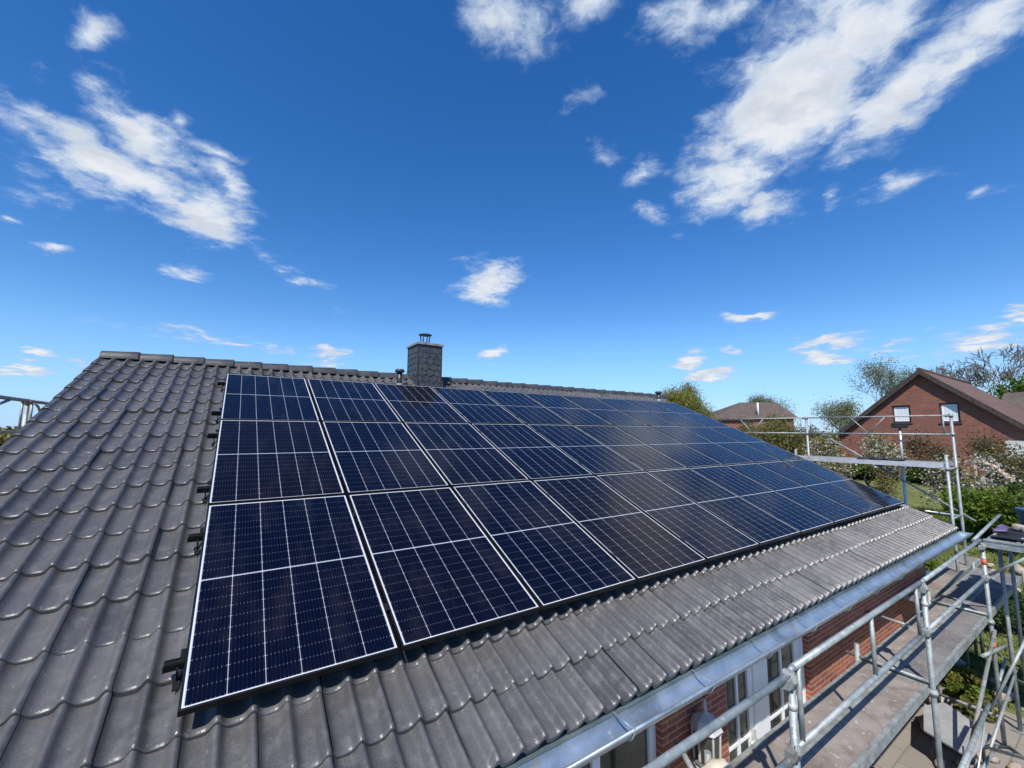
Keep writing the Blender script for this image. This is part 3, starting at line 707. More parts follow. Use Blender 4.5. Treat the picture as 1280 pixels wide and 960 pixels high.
# ------------------------------------------------------------------ scaffold on the eave side
TR = 0.0242
def coupler(p, axis=(1, 0, 0)):
    c = MB(); p = Vector(p); c.tube(p - Vector((0, 0, .03)), p + Vector((0, 0, .03)), TR + .011, n=12); c.tube(p + Vector((0, 0, -.012)), p + Vector((0, 0, .012)), TR + .017, n=12)
    a_ = Vector(axis); c.obox(p + a_ * .05, (.075, .05, .055), Matrix.Rotation(math.atan2(a_.y, a_.x), 3, 'Z')); c.tube(p + a_ * .03 + Vector((0, -.02, -.045)), p + a_ * .03 + Vector((0, -.02, .05)), .009, n=6)
    return c
def plank(parent, x0, x1, y0, y1, z, mat, axis='x'):
    m_ = MB(); t = .036
    m_.box((x0 + .03, y0 + t, z - .02), (x1 - .03, y1 - t, z))
    o = m_.build('deck_plank', mat, parent)
    s_ = MB()
    if axis == 'x':
        for y in (y0, y1 - t): s_.box((x0, y, z - .085), (x1, y + t - .002, z + .006))
        for x in (x0, x1 - .03): s_.box((x, y0 + t, z - .06), (x + .029, y1 - t, z + .004))
    else:
        for x in (x0, x1 - t): s_.box((x, y0, z - .085), (x + t - .002, y1, z + .006))
        for y in (y0, y1 - .03): s_.box((x0 + t, y, z - .06), (x1 - t, y + .029, z + .004))
    s_.build('side_rail', M['galv_dull'], o)
    return o
DZ = -3.34; YO, YI = -5.92, -5.31; RZ, MZ = -2.345, -2.815
SX = [0.27, 3.24, 6.17, 9.02, 12.0]
sc = thing('eaves_scaffold', 'long galvanised tube scaffold with plank decks running below the gutter', 'scaffold', (6, -5.6, -5.0))
for x in SX[:4]:
    s_ = MB(); s_.tube((x, YO, -4.96), (x, YO, RZ + .0), TR); st = s_.build('standard', M['galv'], sc)
    s_ = MB(); s_.box((x - .075, YO - .075, -4.992), (x + .075, YO + .075, -4.984)); s_.tube((x, YO, -4.99), (x, YO, -4.7), .017, n=8); s_.build('base_plate', M['galv_dull'], st)
    s_ = MB(); s_.tube((x, YI, -4.96), (x, YI, DZ + .16), TR); st2 = s_.build('standard', M['galv_dull'], sc)
    s_ = MB(); s_.box((x - .075, YI - .075, -4.992), (x + .075, YI + .075, -4.984)); s_.build('base_plate', M['galv_dull'], st2)
    s_ = MB(); s_.tube((x, YO + .02, DZ - .055), (x, YI - .02, DZ - .055), TR); s_.tube((x, YO + .02, DZ + .03), (x, YI + .1, DZ + .03), .018); s_.build('transom', M['galv'], sc)
    s_ = MB(); s_.tube((x, YO + .02, -4.62), (x, YI - .02, -4.62), .02); s_.build('transom', M['galv_dull'], sc)
    for z in (RZ - .05, MZ, DZ - .06): coupler((x, YO, z), (-1 if z > -3 else 0, 0 if z > -3 else 1, 0)).build('coupler', M['galv_dull'], st)
    s_ = MB(); s_.tube((x + .0, YO, -2.57), (x, YO, -2.53), TR + .0012); s_.build('paint_mark', M['soffit'], st)
for i in range(3):
    x0, x1 = SX[i] + .05, SX[i + 1] - .05
    for nm, z in (('guard_rail', RZ + .012), ('mid_rail', MZ)):
        s_ = MB(); s_.tube((x0 + .0, YO + .005, z - (.03 if i == 0 else 0)), (x1, YO + .005, z - (.03 if i == 0 else 0) + (.035 if i == 2 and nm == 'guard_rail' else 0)), .021); s_.tube((x0 - .045, YO + .012, z - .01), (x0, YO + .005, z), .014, .021, 10); s_.tube((x1, YO + .005, z), (x1 + .04, YO + .012, z - .01), .021, .014, 10)
        s_.build(nm, M['galv'], sc)
    for x in ((x0 + .07, (x0 + x1) / 2, x1 - .17) if i == 1 else ()):
        s_ = MB(); s_.tube((x, YO + .005, MZ), (x, YO + .005, RZ), .0165); s_.build('baluster', M['galv'], sc)
s_ = MB(); s_.tube((SX[3] - .16, YO + .052, RZ + .048), (10.85, YO + .052, -2.165), .021); s_.build('guard_rail', M['galv'], sc)
for i in range(4):
    x0, x1 = SX[i] + .03, SX[i + 1] - .03
    mt = (M['plywood'], M['plywood'], M['plywood_grey'], M['plywood_grey'])[i]
    plank(sc, x0, x1, YO + .025, YO + .303, DZ, mt); plank(sc, x0, x1, YO + .308, YO + .588, DZ, M['plywood'] if i == 2 else mt)
    if i == 3: plank(sc, x0, x1 + .9, YI + .03, YI + .30, DZ + .004, M['plywood'])
for (x, z0) in ((11.97, -5),):
    for y in (YO, YI): s_ = MB(); s_.tube((x, y, -4.98), (x, y, DZ + .1), TR); s_.build('standard', M['galv_dull'], sc)
s_ = MB(); s_.tube((6.17, YO - .03, -4.7), (9.02, YO - .03, -3.5), .02); s_.build('diagonal_brace', M['galv_dull'], sc)
s_ = MB(); s_.tube((7.55, YI - .12, DZ + .06), (7.75, YW - .005, DZ + .02), .018); s_.build('wall_tie', M['galv'], sc)
s_ = MB(); s_.tube((3.02, -5.4, DZ + .07), (3.16, -5.10, DZ + .14), .021); s_.build('wall_tie', M['galv'], sc)
for z in (-2.60, -3.70):
    s_ = MB(); s_.tube((SX[3], YO, z - .035), (SX[3], YO, z + .035), TR + .0025); s_.build('tape_band', M['red_tape'], sc)

# porous block on the deck
bl = MB(); g = random.Random(4); N = 9
def lump(mb, cen, rad, seed, n1=9, n2=12, rough=.25, flat=None):
    g = random.Random(seed); b = len(mb.v); cen = Vector(cen); ph = [g.uniform(0, 6) for _ in range(6)]
    for i in range(n1 + 1):
        th = math.pi * i / n1
        for j in range(n2):
            f_ = 2 * math.pi * j / n2
            k = 1 + rough * (.5 * math.sin(2 * f_ + ph[0]) * math.sin(th) + .35 * math.sin(3 * th + ph[1] + f_) * math.sin(th) + .3 * math.sin(5 * f_ + ph[2]) * math.sin(th) ** 2) + g.uniform(-.06, .06) * rough * 2 * (0 < i < n1)
            p = Vector((rad[0] * math.sin(th) * math.cos(f_) * k, rad[1] * math.sin(th) * math.sin(f_) * k, rad[2] * math.cos(th) * (1 if i in (0, n1) else k)))
            if flat is not None: p.z = max(p.z, -flat)
            mb.v.append(tuple(cen + p))
    for i in range(n1):
        for j in range(n2): mb.face((b + i * n2 + j, b + (i + 1) * n2 + j, b + (i + 1) * n2 + (j + 1) % n2, b + i * n2 + (j + 1) % n2), True)
lump(bl, (3.13, -5.42, DZ + .07), (.19, .13, .11), 4, 10, 14, .35, .065)
tag(bl.build('stone_block', M['cream'], org=(3.13, -5.42, DZ)), 'cream porous stone block with small holes lying on the near deck', 'stone')

# ------------------------------------------------------------------ upper landing at the right edge
ld = thing('scaffold_landing', 'raised scaffold landing with black covered deck at the right edge of the picture', 'scaffold', (9.7, -6.7, -5.0))
LZ_ = -2.30
s_ = MB(); s_.box((9.05, -7.9, LZ_ - .10), (9.10, -5.93, LZ_ + .0)); s_.box((9.04, -7.9, LZ_ - .012), (9.12, -5.93, LZ_ + .004)); s_.build('edge_beam', M['galv'], ld)
s_ = MB(); s_.box((10.5, -7.9, LZ_ - .10), (10.55, -5.93, LZ_)); s_.build('edge_beam', M['galv'], ld)
for i, y in enumerate((-5.95, -6.28, -6.61, -6.94, -7.27, -7.6)): plank(ld, 9.10, 10.5, y - .31, y, LZ_ + .005, M['black_rubber'])
for (x, y) in ((9.66, -5.99), (9.1, -7.5), (10.45, -5.99), (10.45, -7.5)):
    s_ = MB(); s_.tube((x, y, -4.98), (x, y, LZ_ - .085), TR); st = s_.build('standard', M['galv'], ld)
    s_ = MB(); s_.box((x - .075, y - .075, -4.989), (x + .075, y + .075, -4.981)); s_.build('base_plate', M['galv_dull'], st)
def tube_at(p, q, r, parent, name, mat='galv', n=10):
    s_ = MB(); s_.tube(p, q, r, n=n); return s_.build(name, M[mat], parent)
tube_at((9.05, -5.95, -2.78), at(1290, 694, X=8.99), .018, ld, 'diagonal_brace')
tube_at((8.2, -5.95, -3.60), (9.66, -5.95, -3.86), .021, ld, 'ledger')
tube_at(at(1236, 880, Y=-5.98), at(1196, 975, Y=-6.1), .024, ld, 'diagonal_brace')
tube_at(at(1270, 838, Y=-5.99), at(1238, 935, Y=-5.99), .016, ld, 'diagonal_brace')
tube_at(at(1246, 932, Y=-6.0), at(1226, 965, Y=-6.02), .016, ld, 'diagonal_brace')
tube_at(at(1257, 824, Y=-5.8), at(1247, 858, Y=-5.8), .02, ld, 'ledger')
tube_at(at(1282, 800, Y=-6.3), at(1240, 884, Y=-6.0), .016, ld, 'diagonal_brace')
tube_at(at(1238, 936, Y=-6.02), at(1290, 950, Y=-6.5), .018, ld, 'ledger')
tube_at((9.66, -6.01, -4.3), (9.08, -7.5, -4.3), .018, ld, 'ledger')
tube_at(at(1231, 905, Y=-6.02), at(1222, 965, Y=-6.04), .008, ld, 'tie_rod', 'alu', 6)
mt_ = MB()                                            # folded black mat
for i in range(9):
    x = 9.2 + i * .13; mt_.v += [(x, -7.8, LZ_ + .02 + .02 * math.sin(i * 1.7)), (x, -5.98, LZ_ + .022 + .02 * math.sin(i * 1.3 + 1))]
for i in range(8): mt_.face((2 * i, 2 * i + 2, 2 * i + 3, 2 * i + 1), True)
so = mt_.build('rubber_mat', M['black_rubber'], org=(9.7, -6.9, LZ_)); tag(so, 'creased black rubber mat covering the raised landing', 'mat')
md = so.modifiers.new('t', 'SOLIDIFY'); md.thickness = .01
pb = MB(); lump(pb, (9.95, -5.99, LZ_ + .05), (.17, .08, .04), 8, 12, 18, .8, .03)
tag(pb.build('plastic_bag', M['purple'], org=(9.95, -5.99, LZ_ + .03)), 'crumpled purple plastic bag on the far corner of the raised landing', 'bag')
for i, (x, y, rr) in enumerate(((10.25, -6.14, .085), (10.05, -6.22, .07), (10.3, -6.42, .06))):
    rb = MB(); lump(rb, (x, y, LZ_ + .05), (rr * 1.4, rr, rr * .7), 20 + i, 6, 9, .6, .045)
    tag(rb.build('rubble_piece', M['stone'], org=(x, y, LZ_ + .03)), ['largest pale rubble lump on the raised landing', 'middle rubble lump between purple bag and landing edge', 'smallest rubble lump on the black mat'][i], 'rubble', 'rubble on the landing')
bn = thing('plastic_bucket', 'dark blue plastic bucket standing on the raised landing at the picture edge', 'bucket', (10.5, -6.22, LZ_ + .02))
b_ = MB(); b_.lathe([(.10, .03), (.125, .30), (.135, .305), (.135, .33), (.12, .33), (.10, .06)], (10.5, -6.22, LZ_), 18); b_.build('body', M['blue'], bn)
b_ = MB(); b_.path([(10.5 + .13 * math.cos(q), -6.22 + .03 * math.sin(q), LZ_ + .32 + .1 * math.sin(q)) for q in [i * math.pi / 10 for i in range(11)]], .004, 5); b_.build('handle', M['alu'], bn)

# ------------------------------------------------------------------ gable scaffold at the far right end
gs = thing('gable_scaffold', 'high galvanised scaffold with bright aluminium deck standing across the far gable end', 'scaffold', (11.65, -3, -5.0))
GX, GI, GD = 12.0, 11.32, -1.44
for y in (-5.22, -2.69, -0.17, 2.35):
    s_ = MB(); s_.tube((GX, y, -4.98), (GX, y, -0.42), TR); st = s_.build('standard', M['galv'], gs)
    s_ = MB(); s_.tube((GI, y, -4.98), (GI, y, GD + .22), TR); s_.build('standard', M['galv'], gs)
    s_ = MB(); s_.tube((GI, y, GD - .05), (GX, y, GD - .05), .02); s_.tube((GI, y, GD - .95), (GX, y, GD - .95), .018); s_.build('transom', M['galv'], gs)
    for z in (-.47, -.84): coupler((GX, y, z), (0, 1, 0)).build('coupler', M['galv_dull'], st)
    coupler((GI, y, GD - .04), (0, 1, 0)).build('coupler', M['galv_dull'], gs)
for (y0, y1) in ((-5.22, -2.69), (-2.69, -0.17), (-0.17, 2.35)):
    for nm, z in (('guard_rail', -.465), ('mid_rail', -.84)):
        tube_at((GX - .03, y0 + .04, z), (GX - .03, y1 - .04, z), .0145, gs, nm, 'galv')
    ym = (y0 + y1) / 2 + .05
    tube_at((GX - .03, ym + .31, -.47), (GX - .03, ym, -.835), .011, gs, 'lattice_brace', 'galv', 8); tube_at((GX - .03, ym, -.835), (GX - .03, ym - .31, -.47), .011, gs, 'lattice_brace', 'galv', 8)
    for y in (y0 + .11, y1 - .11): tube_at((GX - .03, y, -.84), (GX - .03, y, -.46), .013, gs, 'baluster', 'galv', 8)
    for k in range(2):
        x = GI + .02 + k * .33; o = plank(gs, x, x + .325, y0 + .03, y1 - .03, GD + .05, M['plywood_grey'], 'y')
        if k == 0: o.children[0].data.materials[0] = M['alu']
tube_at((GX + .03, -2.75, -.70), (GX + .03, -5.4, -2.48), .018, gs, 'diagonal_brace')
tube_at((GI - .02, -4.86, -2.30), (GX, -5.22, -2.41), .015, gs, 'ledger', 'alu')
mm = MB()
for i, (y, h) in enumerate(((-3.95, .035), (-4.2, .045), (-4.42, .03))):
    lump(mm, (11.5, y, GD + .075), (.14, .15, h), 40 + i, 6, 10, .5, .025)
tag(mm.build('folded_tarpaulin', M['black_rubber'], org=(11.5, -4.2, GD + .055)), 'low heap of black tarpaulin on the aluminium deck of the gable scaffold', 'tarpaulin')
BX, BY = 12.07, -4.42
tp = thing('telescopic_brush', 'tall telescopic pole with flat brush head leaning upright behind the aluminium deck', 'brush', (BX, BY + .02, -4.9))
tube_at((BX, BY + .03, -4.95), (BX, BY + .01, -1.5), .032, tp, 'lower_pole', 'white'); tube_at((BX, BY + .01, -1.5), (BX, BY, -.78), .02, tp, 'upper_pole', 'alu')
s_ = MB(); s_.obox((BX, BY, -.70), (.08, .26, .035)); s_.bar((BX, BY, -.79), (BX, BY, -.71), .05, .03, (1, 0, 0)); s_.build('head', M['dark_metal'], tp, bevel=.008)
s_ = MB(); s_.obox((BX, BY, -.662), (.10, .28, .04)); s_.build('bristles', M['black_rubber'], tp)

# ------------------------------------------------------------------ scaffold past the left gable
lsx = -2.2
ls = thing('left_scaffold', 'galvanised scaffold guard rails rising beyond the left verge of the roof', 'scaffold', (lsx, 0, -5.0))
for y in (-1.55, .98, 3.5):
    tube_at((lsx, y, -4.98), (lsx, y, -.43), TR, ls, 'standard', 'galv'); tube_at((lsx + .66, y, -4.98), (lsx + .66, y, -1.35), TR, ls, 'standard', 'galv')
    tube_at((lsx, y, -1.5), (lsx + .66, y, -1.5), .02, ls, 'transom', 'galv')
    for z in (-.46, -.85): coupler((lsx, y, z), (0, 1, 0)).build('coupler', M['galv_dull'], ls)
for (y0, y1) in ((-1.55, .98), (.98, 3.5)):
    tube_at((lsx, y0, -.44), (lsx, y1, -.44), .024, ls, 'guard_rail', 'galv'); tube_at((lsx, y0, -.855), (lsx, y1, -.855), .022, ls, 'mid_rail', 'galv')
    for y in (y0 + .16, y1 - .16): tube_at((lsx, y, -.855), (lsx, y, -.44), .014, ls, 'baluster', 'galv', 8)
    ym = (y0 + y1) / 2
    tube_at((lsx, y0 + .35, -.84), (lsx, ym - .05 + .8, -.45), .017, ls, 'lattice_brace', 'galv', 8)
    for k in range(2): plank(ls, lsx + .02 + k * .32, lsx + .335 + k * .32, y0 + .03, y1 - .03, -1.45, M['plywood_grey'], 'y')
s_ = MB(); s_.path([(lsx, 1.25 + .28 * math.sin(q), -.48 - .3 * (1 - math.cos(q))) for q in [i * math.pi / 16 for i in range(9)]], .016, 8); s_.build('curved_brace', M['galv'], ls)

# ------------------------------------------------------------------ neighbour's gabled brick house
NX, NA, NZ, SL, HW = 32.0, -0.656, 2.55, 0.885, 4.1
zb = ground_z(NX, 0) - .3
nb = thing('gabled_house', 'red brick gable house with two white curtained attic windows behind the garden', 'house', (37.8, NA, zb))
HOLES = [(.71, -.09, -.28, .70), (-1.25, -2.02, -.30, .76), (-.68, -1.29, -2.39, -1.60), (1.6, .7, -2.45, -1.55), (-2.6, -3.5, -2.4, -1.55)]
yb = sorted(set([NA - HW, NA, NA + HW] + [h[0] for h in HOLES] + [h[1] for h in HOLES]))
zr = lambda y: NZ - .06 - SL * abs(y - NA)
m_ = MB()
def gable(x, holes, flip):
    for i in range(len(yb) - 1):
        y0, y1 = yb[i], yb[i + 1]; ym = (y0 + y1) / 2; spans = []; lo = zb
        for h in sorted([h for h in holes if h[1] < ym < h[0]], key=lambda h: h[2]): spans.append((lo, lo, h[2], h[2])); lo = h[3]
        spans.append((lo, lo, zr(y0), zr(y1)))
        for (a, b, c, d) in spans:
            P = [(x, y0, a), (x, y1, b), (x, y1, d), (x, y0, c)]; m_.quad(*(P if flip else P[::-1]))
gable(NX, HOLES, False); gable(NX + 11.5, [], True)
for y in (NA - HW, NA + HW): m_.quad((NX, y, zb), (NX + 11.5, y, zb), (NX + 11.5, y, zr(y)), (NX, y, zr(y)))
for (ya, yb_, z0, z1) in HOLES:
    for (p, q) in (((ya, z0), (ya, z1)), ((yb_, z0), (yb_, z1)), ((ya, z0), (yb_, z0)), ((ya, z1), (yb_, z1))): m_.quad((NX, p[0], p[1]), (NX + .14, p[0], p[1]), (NX + .14, q[0], q[1]), (NX, q[0], q[1]))
m_.build('wall', M['brick_far'], nb)
for i, (ya, yb_, z0, z1) in enumerate(HOLES):
    f_ = MB(); t = .085
    f_.box((NX + .08, yb_, z0), (NX + .15, yb_ + t, z1)); f_.box((NX + .08, ya - t, z0), (NX + .15, ya, z1)); f_.box((NX + .08, yb_ + t, z0), (NX + .15, ya - t, z0 + t)); f_.box((NX + .08, yb_ + t, z1 - t), (NX + .15, ya - t, z1))
    f_.box((NX - .05, yb_ - .06, z0 - .07), (NX + .08, ya + .06, z0 - .002))
    wi = f_.build('window', M['brown_wood'], nb)
    p_ = MB(); p_.box((NX + .11, yb_ + t, z0 + t), (NX + .12, ya - t, z1 - t)); p_.build('pane', M['curtain'] if i < 2 else M['pane'], wi)
    if i < 2:
        p_ = MB(); rt = .05
        p_.box((NX + .095, yb_ + t, z0 + t), (NX + .109, yb_ + t + rt, z1 - t)); p_.box((NX + .095, ya - t - rt, z0 + t), (NX + .109, ya - t, z1 - t)); p_.box((NX + .095, yb_ + t + rt, z0 + t), (NX + .109, ya - t - rt, z0 + t + rt)); p_.box((NX + .095, yb_ + t + rt, z1 - t - rt), (NX + .109, ya - t - rt, z1 - t)); p_.build('sash', M['white'], wi)
for sg in (-1, 1):
    r_ = MB(); ov = HW + .45
    e0, e1 = (NA, NZ), (NA + sg * ov, NZ - SL * ov)
    P = [(NX - .28, e0[0], e0[1]), (NX + 11.8, e0[0], e0[1]), (NX + 11.8, e1[0], e1[1]), (NX - .28, e1[0], e1[1])]
    r_.prism(P if sg < 0 else P[::-1], (0, 0, .12)); r_.build('roof', M['roof_far'], nb)
    f_ = MB(); Q = [(NX - .32, NA, NZ - .16), (NX - .32, NA, NZ + .13), (NX - .32, e1[0], e1[1] + .13), (NX - .32, e1[0], e1[1] - .16)]
    f_.prism(Q, (.035, 0, 0)); f_.build('barge_board', M['brown_wood'], nb)
f_ = MB(); f_.tube((NX - .3, NA, NZ + .12), (NX + 11.8, NA, NZ + .12), .11, n=8); f_.build('ridge_cap', M['roof_far'], nb)
cv = thing('conservatory', 'low lean-to with grey sheet roof against the right side of the brick gable house', 'conservatory', (30.8, -4.1, ground_z(31, -4)))
c_ = MB(); c_.prism([(31.95, -3.5, -1.25), (31.95, -6.6, -1.25), (29.6, -6.6, -1.95), (29.6, -3.5, -1.95)], (0, 0, .05)); c_.build('roof', M['poly'], cv)
c_ = MB()
for y in (-3.6, -4.3, -5.0, -5.7, -6.5): p_ = MB(); p_.box((29.65, y - .05, -3.6), (29.75, y + .05, -1.98)); p_.build('post', M['brown_wood'], cv)
for y in (-3.6, -6.5): p_ = MB(); p_.box((31.8, y - .05, -3.6), (31.9, y + .05, -1.35)); p_.build('post', M['brown_wood'], cv)
c_.box((29.64, -6.5, -2.12), (29.76, -3.6, -1.97)); c_.build('frame', M['brown_wood'], cv)
c_ = MB(); c_.box((29.69, -6.5, -3.6), (29.71, -3.6, -2.1)); c_.build('pane', M['pane'], cv)
# house behind it
rh = thing('rear_house', 'grey brown tiled roof of a house rising behind the right of the brick gable', 'house', (48, -8, -3.2))
r_ = MB(); r_.prism([(43.8, -1.6, .15), (46.8, -1.9, 2.05), (49.8, -1.6, .15)], (0, -13, 0)); r_.build('roof', M['roof_grey'], rh)
r_ = MB(); r_.box((44.2, -14.2, -3.6), (49.4, -2.0, .1)); r_.build('wall', M['brick_far'], rh)
r_ = MB(); Rm = Matrix.Rotation(-math.atan2(1.9, 3.0), 3, 'Y'); r_.obox((45.6, -3.9, 1.33), (.7, .8, .06), Rm); r_.build('roof_window', M['alu'], rh)
# far hipped house
fh = thing('hipped_house', 'low brown hip roofed house far off beyond the olive bushes', 'house', tuple(at(946, 530, D=75)))
fb_ = {k: at(x, y, D=dd) for k, (x, y, dd) in dict(A=(893, 523, 75), B=(1000, 523, 75), C=(925, 503, 79), E=(970, 503, 79)).items()}
back = Vector((FW[0], FW[1], 0)) * 9
A, B, C_, E_ = fb_['A'], fb_['B'], fb_['C'], fb_['E']; A2, B2 = A + back, B + back; A2.z = A.z; B2.z = B.z
r_ = MB(); r_.quad(A, B, E_, C_); r_.quad(A2, A, C_); r_.quad(B, B2, E_); r_.quad(B2, A2, C_, E_); r_.quad(A, A2, B2, B); r_.build('roof', M['roof_grey'], fh)
r_ = MB(); ctr = (A + B + A2 + B2) / 4; P = [ctr + (p - ctr) * .9 for p in (A, B, B2, A2)]
r_.prism([Vector((p.x, p.y, -3.2)) for p in P], (0, 0, A.z + 3.15)); r_.build('wall', M['brick_far'], fh)
r_ = MB(); r_.prism([p + Vector((0, 0, -.3)) for p in (A, A + (B - A) * .48, A + (B - A) * .48 + back * .05, A + back * .05)], (0, 0, .28)); r_.build('fascia', M['brown_wood'], fh)
r_ = MB(); q = at(948, 521, D=75.5); r_.tube(q, q + Vector((0, 0, 2.2)), .12, n=8); r_.build('flue_pipe', M['white'], fh)

# ------------------------------------------------------------------ vegetation
def leaves(name, pts, tints, size, mat, parent, seed, aspect=0.6):
    g = np.random.default_rng(seed); n = len(pts); pts = np.asarray(pts)
    a = g.normal(size=(n, 3)); a /= np.linalg.norm(a, axis=1)[:, None]; b = g.normal(size=(n, 3)); b -= a * (a * b).sum(1)[:, None]; b /= np.linalg.norm(b, axis=1)[:, None]
    s = (size * g.uniform(.6, 1.35, n))[:, None]
    v = np.stack([pts - a * s, pts - b * s * aspect, pts + a * s, pts + b * s * aspect], 1).reshape(-1, 3) - np.array(WL[parent.name])
    me = raw_mesh(name, v, np.arange(4 * n).reshape(-1, 4), mat, False, np.repeat(np.clip(tints, 0, 1), 4))
    return link(name, me, parent)
def branches(rng, mb, p, d, L, r, depth, tips, spread=.6, up=.15, kids=(2, 3), n=6, curv=.12, minr=.008):
    pts = [p]; q = p.copy(); dd = d.copy(); segs = 3
    for i in range(segs):
        dd = (dd + Vector((rng.gauss(0, curv), rng.gauss(0, curv), rng.gauss(0, curv) + up * .3))).normalized(); q = q + dd * (L / segs); pts.append(q.copy())
    rr = [max(minr, r * (1 - .45 * i / segs)) for i in range(segs + 1)]
    mb.path(pts, rr, max(4, n), depth == 0)
    if depth == 0: tips.append((q, dd)); return
    if depth <= 2: tips.append((pts[2], dd))
    for k in range(rng.randint(*kids)):
        ax = dd.orthogonal().normalized(); ax.rotate(Matrix.Rotation(rng.uniform(0, 6.28), 3, dd))
        nd = (dd + ax * rng.uniform(.5, 1.2) * spread * 1.4 + Vector((0, 0, up))).normalized()
        branches(rng, mb, pts[-1] if k else pts[rng.choice((2, 3))], nd, L * rng.uniform(.62, .84), rr[-1] * .8, depth - 1, tips, spread, up, kids, n - 1, curv, minr)
def tree(name, label, cat, loc, height, depth, leafmat, nleaf, lsize, clus, seed, trunk_r=.18, spread=.6, bark='bark', kids=(2, 3), blossom=None, group=None, up=.15, first=.32, minr=.01, part='crown', squash=None):
    rng = random.Random(seed); g = np.random.default_rng(seed); loc = Vector(loc)
    root = thing(name, label, cat, loc, group)
    mb = MB(); tips = []
    branches(rng, mb, loc - Vector((0, 0, .2)), Vector((rng.gauss(0, .05), rng.gauss(0, .05), 1)).normalized(), height * first, trunk_r, depth, tips, spread, up, kids, 9, minr=minr)
    zmax = max(t[0].z for t in tips) + clus * 1.6; s = height / max(.1, zmax - loc.z)
    mb.v = [(loc.x + (v[0] - loc.x) * s, loc.y + (v[1] - loc.y) * s, loc.z + (v[2] - loc.z) * s) for v in mb.v]
    mb.build('trunk', M[bark], root)
    tp_ = np.array([[loc.x + (t[0].x - loc.x) * s, loc.y + (t[0].y - loc.y) * s, loc.z + (t[0].z - loc.z) * s] for t in tips])
    if nleaf:
        ci = g.integers(0, len(tp_), nleaf); ct = g.normal(.45, .22, len(tp_))
        pts = tp_[ci] + g.normal(0, clus, (nleaf, 3)); leaves(part, pts, ct[ci] + g.normal(0, .15, nleaf), lsize, M[leafmat], root, seed)
    if blossom:
        nb_, bs = blossom; ci = g.integers(0, len(tp_), nb_); pts = tp_[ci] + g.normal(0, clus * .8, (nb_, 3)); leaves('blossom', pts, g.uniform(0, 1, nb_), bs, M['l_blossom'], root, seed + 1, .9)
    return root
def bush(name, label, cat, loc, rad, leafmat, nleaf, lsize, seed, lumps=14, group=None, blossom=None, stems=6):
    g = np.random.default_rng(seed); loc = Vector(loc); root = thing(name, label, cat, loc, group)
    rx, ry, h = rad
    an = g.uniform(0, 6.28, lumps); rr = np.sqrt(g.uniform(0, 1, lumps)) * .75; hz = g.uniform(.25, .85, lumps)
    cen = np.stack([loc.x + rx * rr * np.cos(an), loc.y + ry * rr * np.sin(an), loc.z + h * hz * (1 - .35 * rr)], 1); cr = g.uniform(.2, .38, lumps); ctint = g.normal(.42, .2, lumps)
    ci = g.integers(0, lumps, nleaf); dirs = g.normal(size=(nleaf, 3)); dirs /= np.linalg.norm(dirs, axis=1)[:, None]; rad_ = g.uniform(.35, 1.12, nleaf) ** .6
    pts = cen[ci] + dirs * (rad_ * cr[ci])[:, None] * np.array([rx, ry, h * .8]); pts[:, 2] = np.maximum(pts[:, 2], loc.z + .02)
    leaves('foliage', pts, ctint[ci] + g.normal(0, .2, nleaf), lsize, M[leafmat], root, seed)
    mb = MB()
    for k in range(stems):
        c = cen[k % lumps]; mb.path([loc + Vector((g.normal(0, .06), g.normal(0, .06), -.05)), loc.lerp(Vector(c), .5) + Vector((g.normal(0, .08), g.normal(0, .08), 0)), Vector(c)], [.03, .022, .01], 5)
    mb.build('stem', M['bark'], root)
    if blossom:
        ci = g.integers(0, lumps, blossom[0]); d2 = g.normal(size=(blossom[0], 3)); d2 /= np.linalg.norm(d2, axis=1)[:, None]
        leaves('blossom', cen[ci] + d2 * (cr[ci] * 1.08)[:, None] * np.array([rx, ry, h * .8]), g.uniform(0, 1, blossom[0]), blossom[1], M['l_blossom'], root, seed + 3, .9)
    return root
def gp(x, y, D): p = at(x, y, D=D); return Vector((p.x, p.y, ground_z(p.x, p.y)))
def top(x, y, D): return at(x, y, D=D).z
def hgt(x, y, D): return top(x, y, D) - gp(x, y, D).z

tree('leafy_tree', 'round tree in fresh green and brown leaf rising behind the far end of the ridge', 'tree', gp(824, 500, 38), hgt(850, 480, 38), 5, 'l_yellow', 24000, .055, .30, 11, .2, .48)
tree('leafy_tree', 'green leafy tree just right of the brown tree behind the far ridge end', 'tree', gp(848, 505, 36), hgt(872, 485, 36), 5, 'l_yellow', 16000, .052, .26, 12, .16, .42)
tree('pale_tree', 'pale leafed tree showing over the hip roofed house', 'tree', gp(945, 505, 95), hgt(945, 493, 95), 5, 'l_pale', 16000, .10, .6, 13, .3, .6)
tree('pale_tree', 'pale green tree standing left of the brick gable house', 'tree', gp(1052, 520, 42), hgt(1050, 499, 42), 5, 'l_wan', 9000, .05, .34, 14, .2, .42)
tree('budding_tree', 'tall thinly leaved tree behind the left roof slope of the brick gable', 'tree', gp(1108, 480, 55), hgt(1106, 446, 55), 6, 'l_pale', 13000, .055, .36, 15, .3, .5, 'bark_grey', minr=.02)
tree('bare_tree', 'large bare tree with spreading grey twigs above the grey brown roof', 'tree', gp(1262, 480, 62), hgt(1258, 428, 62), 6, 'l_brown', 700, .07, .3, 16, .4, .62, 'bark_grey', (3, 3), minr=.024)
tree('bare_tree', 'smaller bare tree leaning left over the brick house ridge', 'tree', gp(1232, 480, 64), hgt(1232, 450, 64), 6, 'l_brown', 500, .07, .3, 17, .26, .7, 'bark_grey', (2, 3), minr=.024)
bush('evergreen_tree', 'bright green evergreen at the right edge in front of the bare tree', 'tree', gp(1278, 480, 56), (3.2, 3.2, hgt(1278, 458, 56)), 'l_bright', 5000, .2, 18, 30)
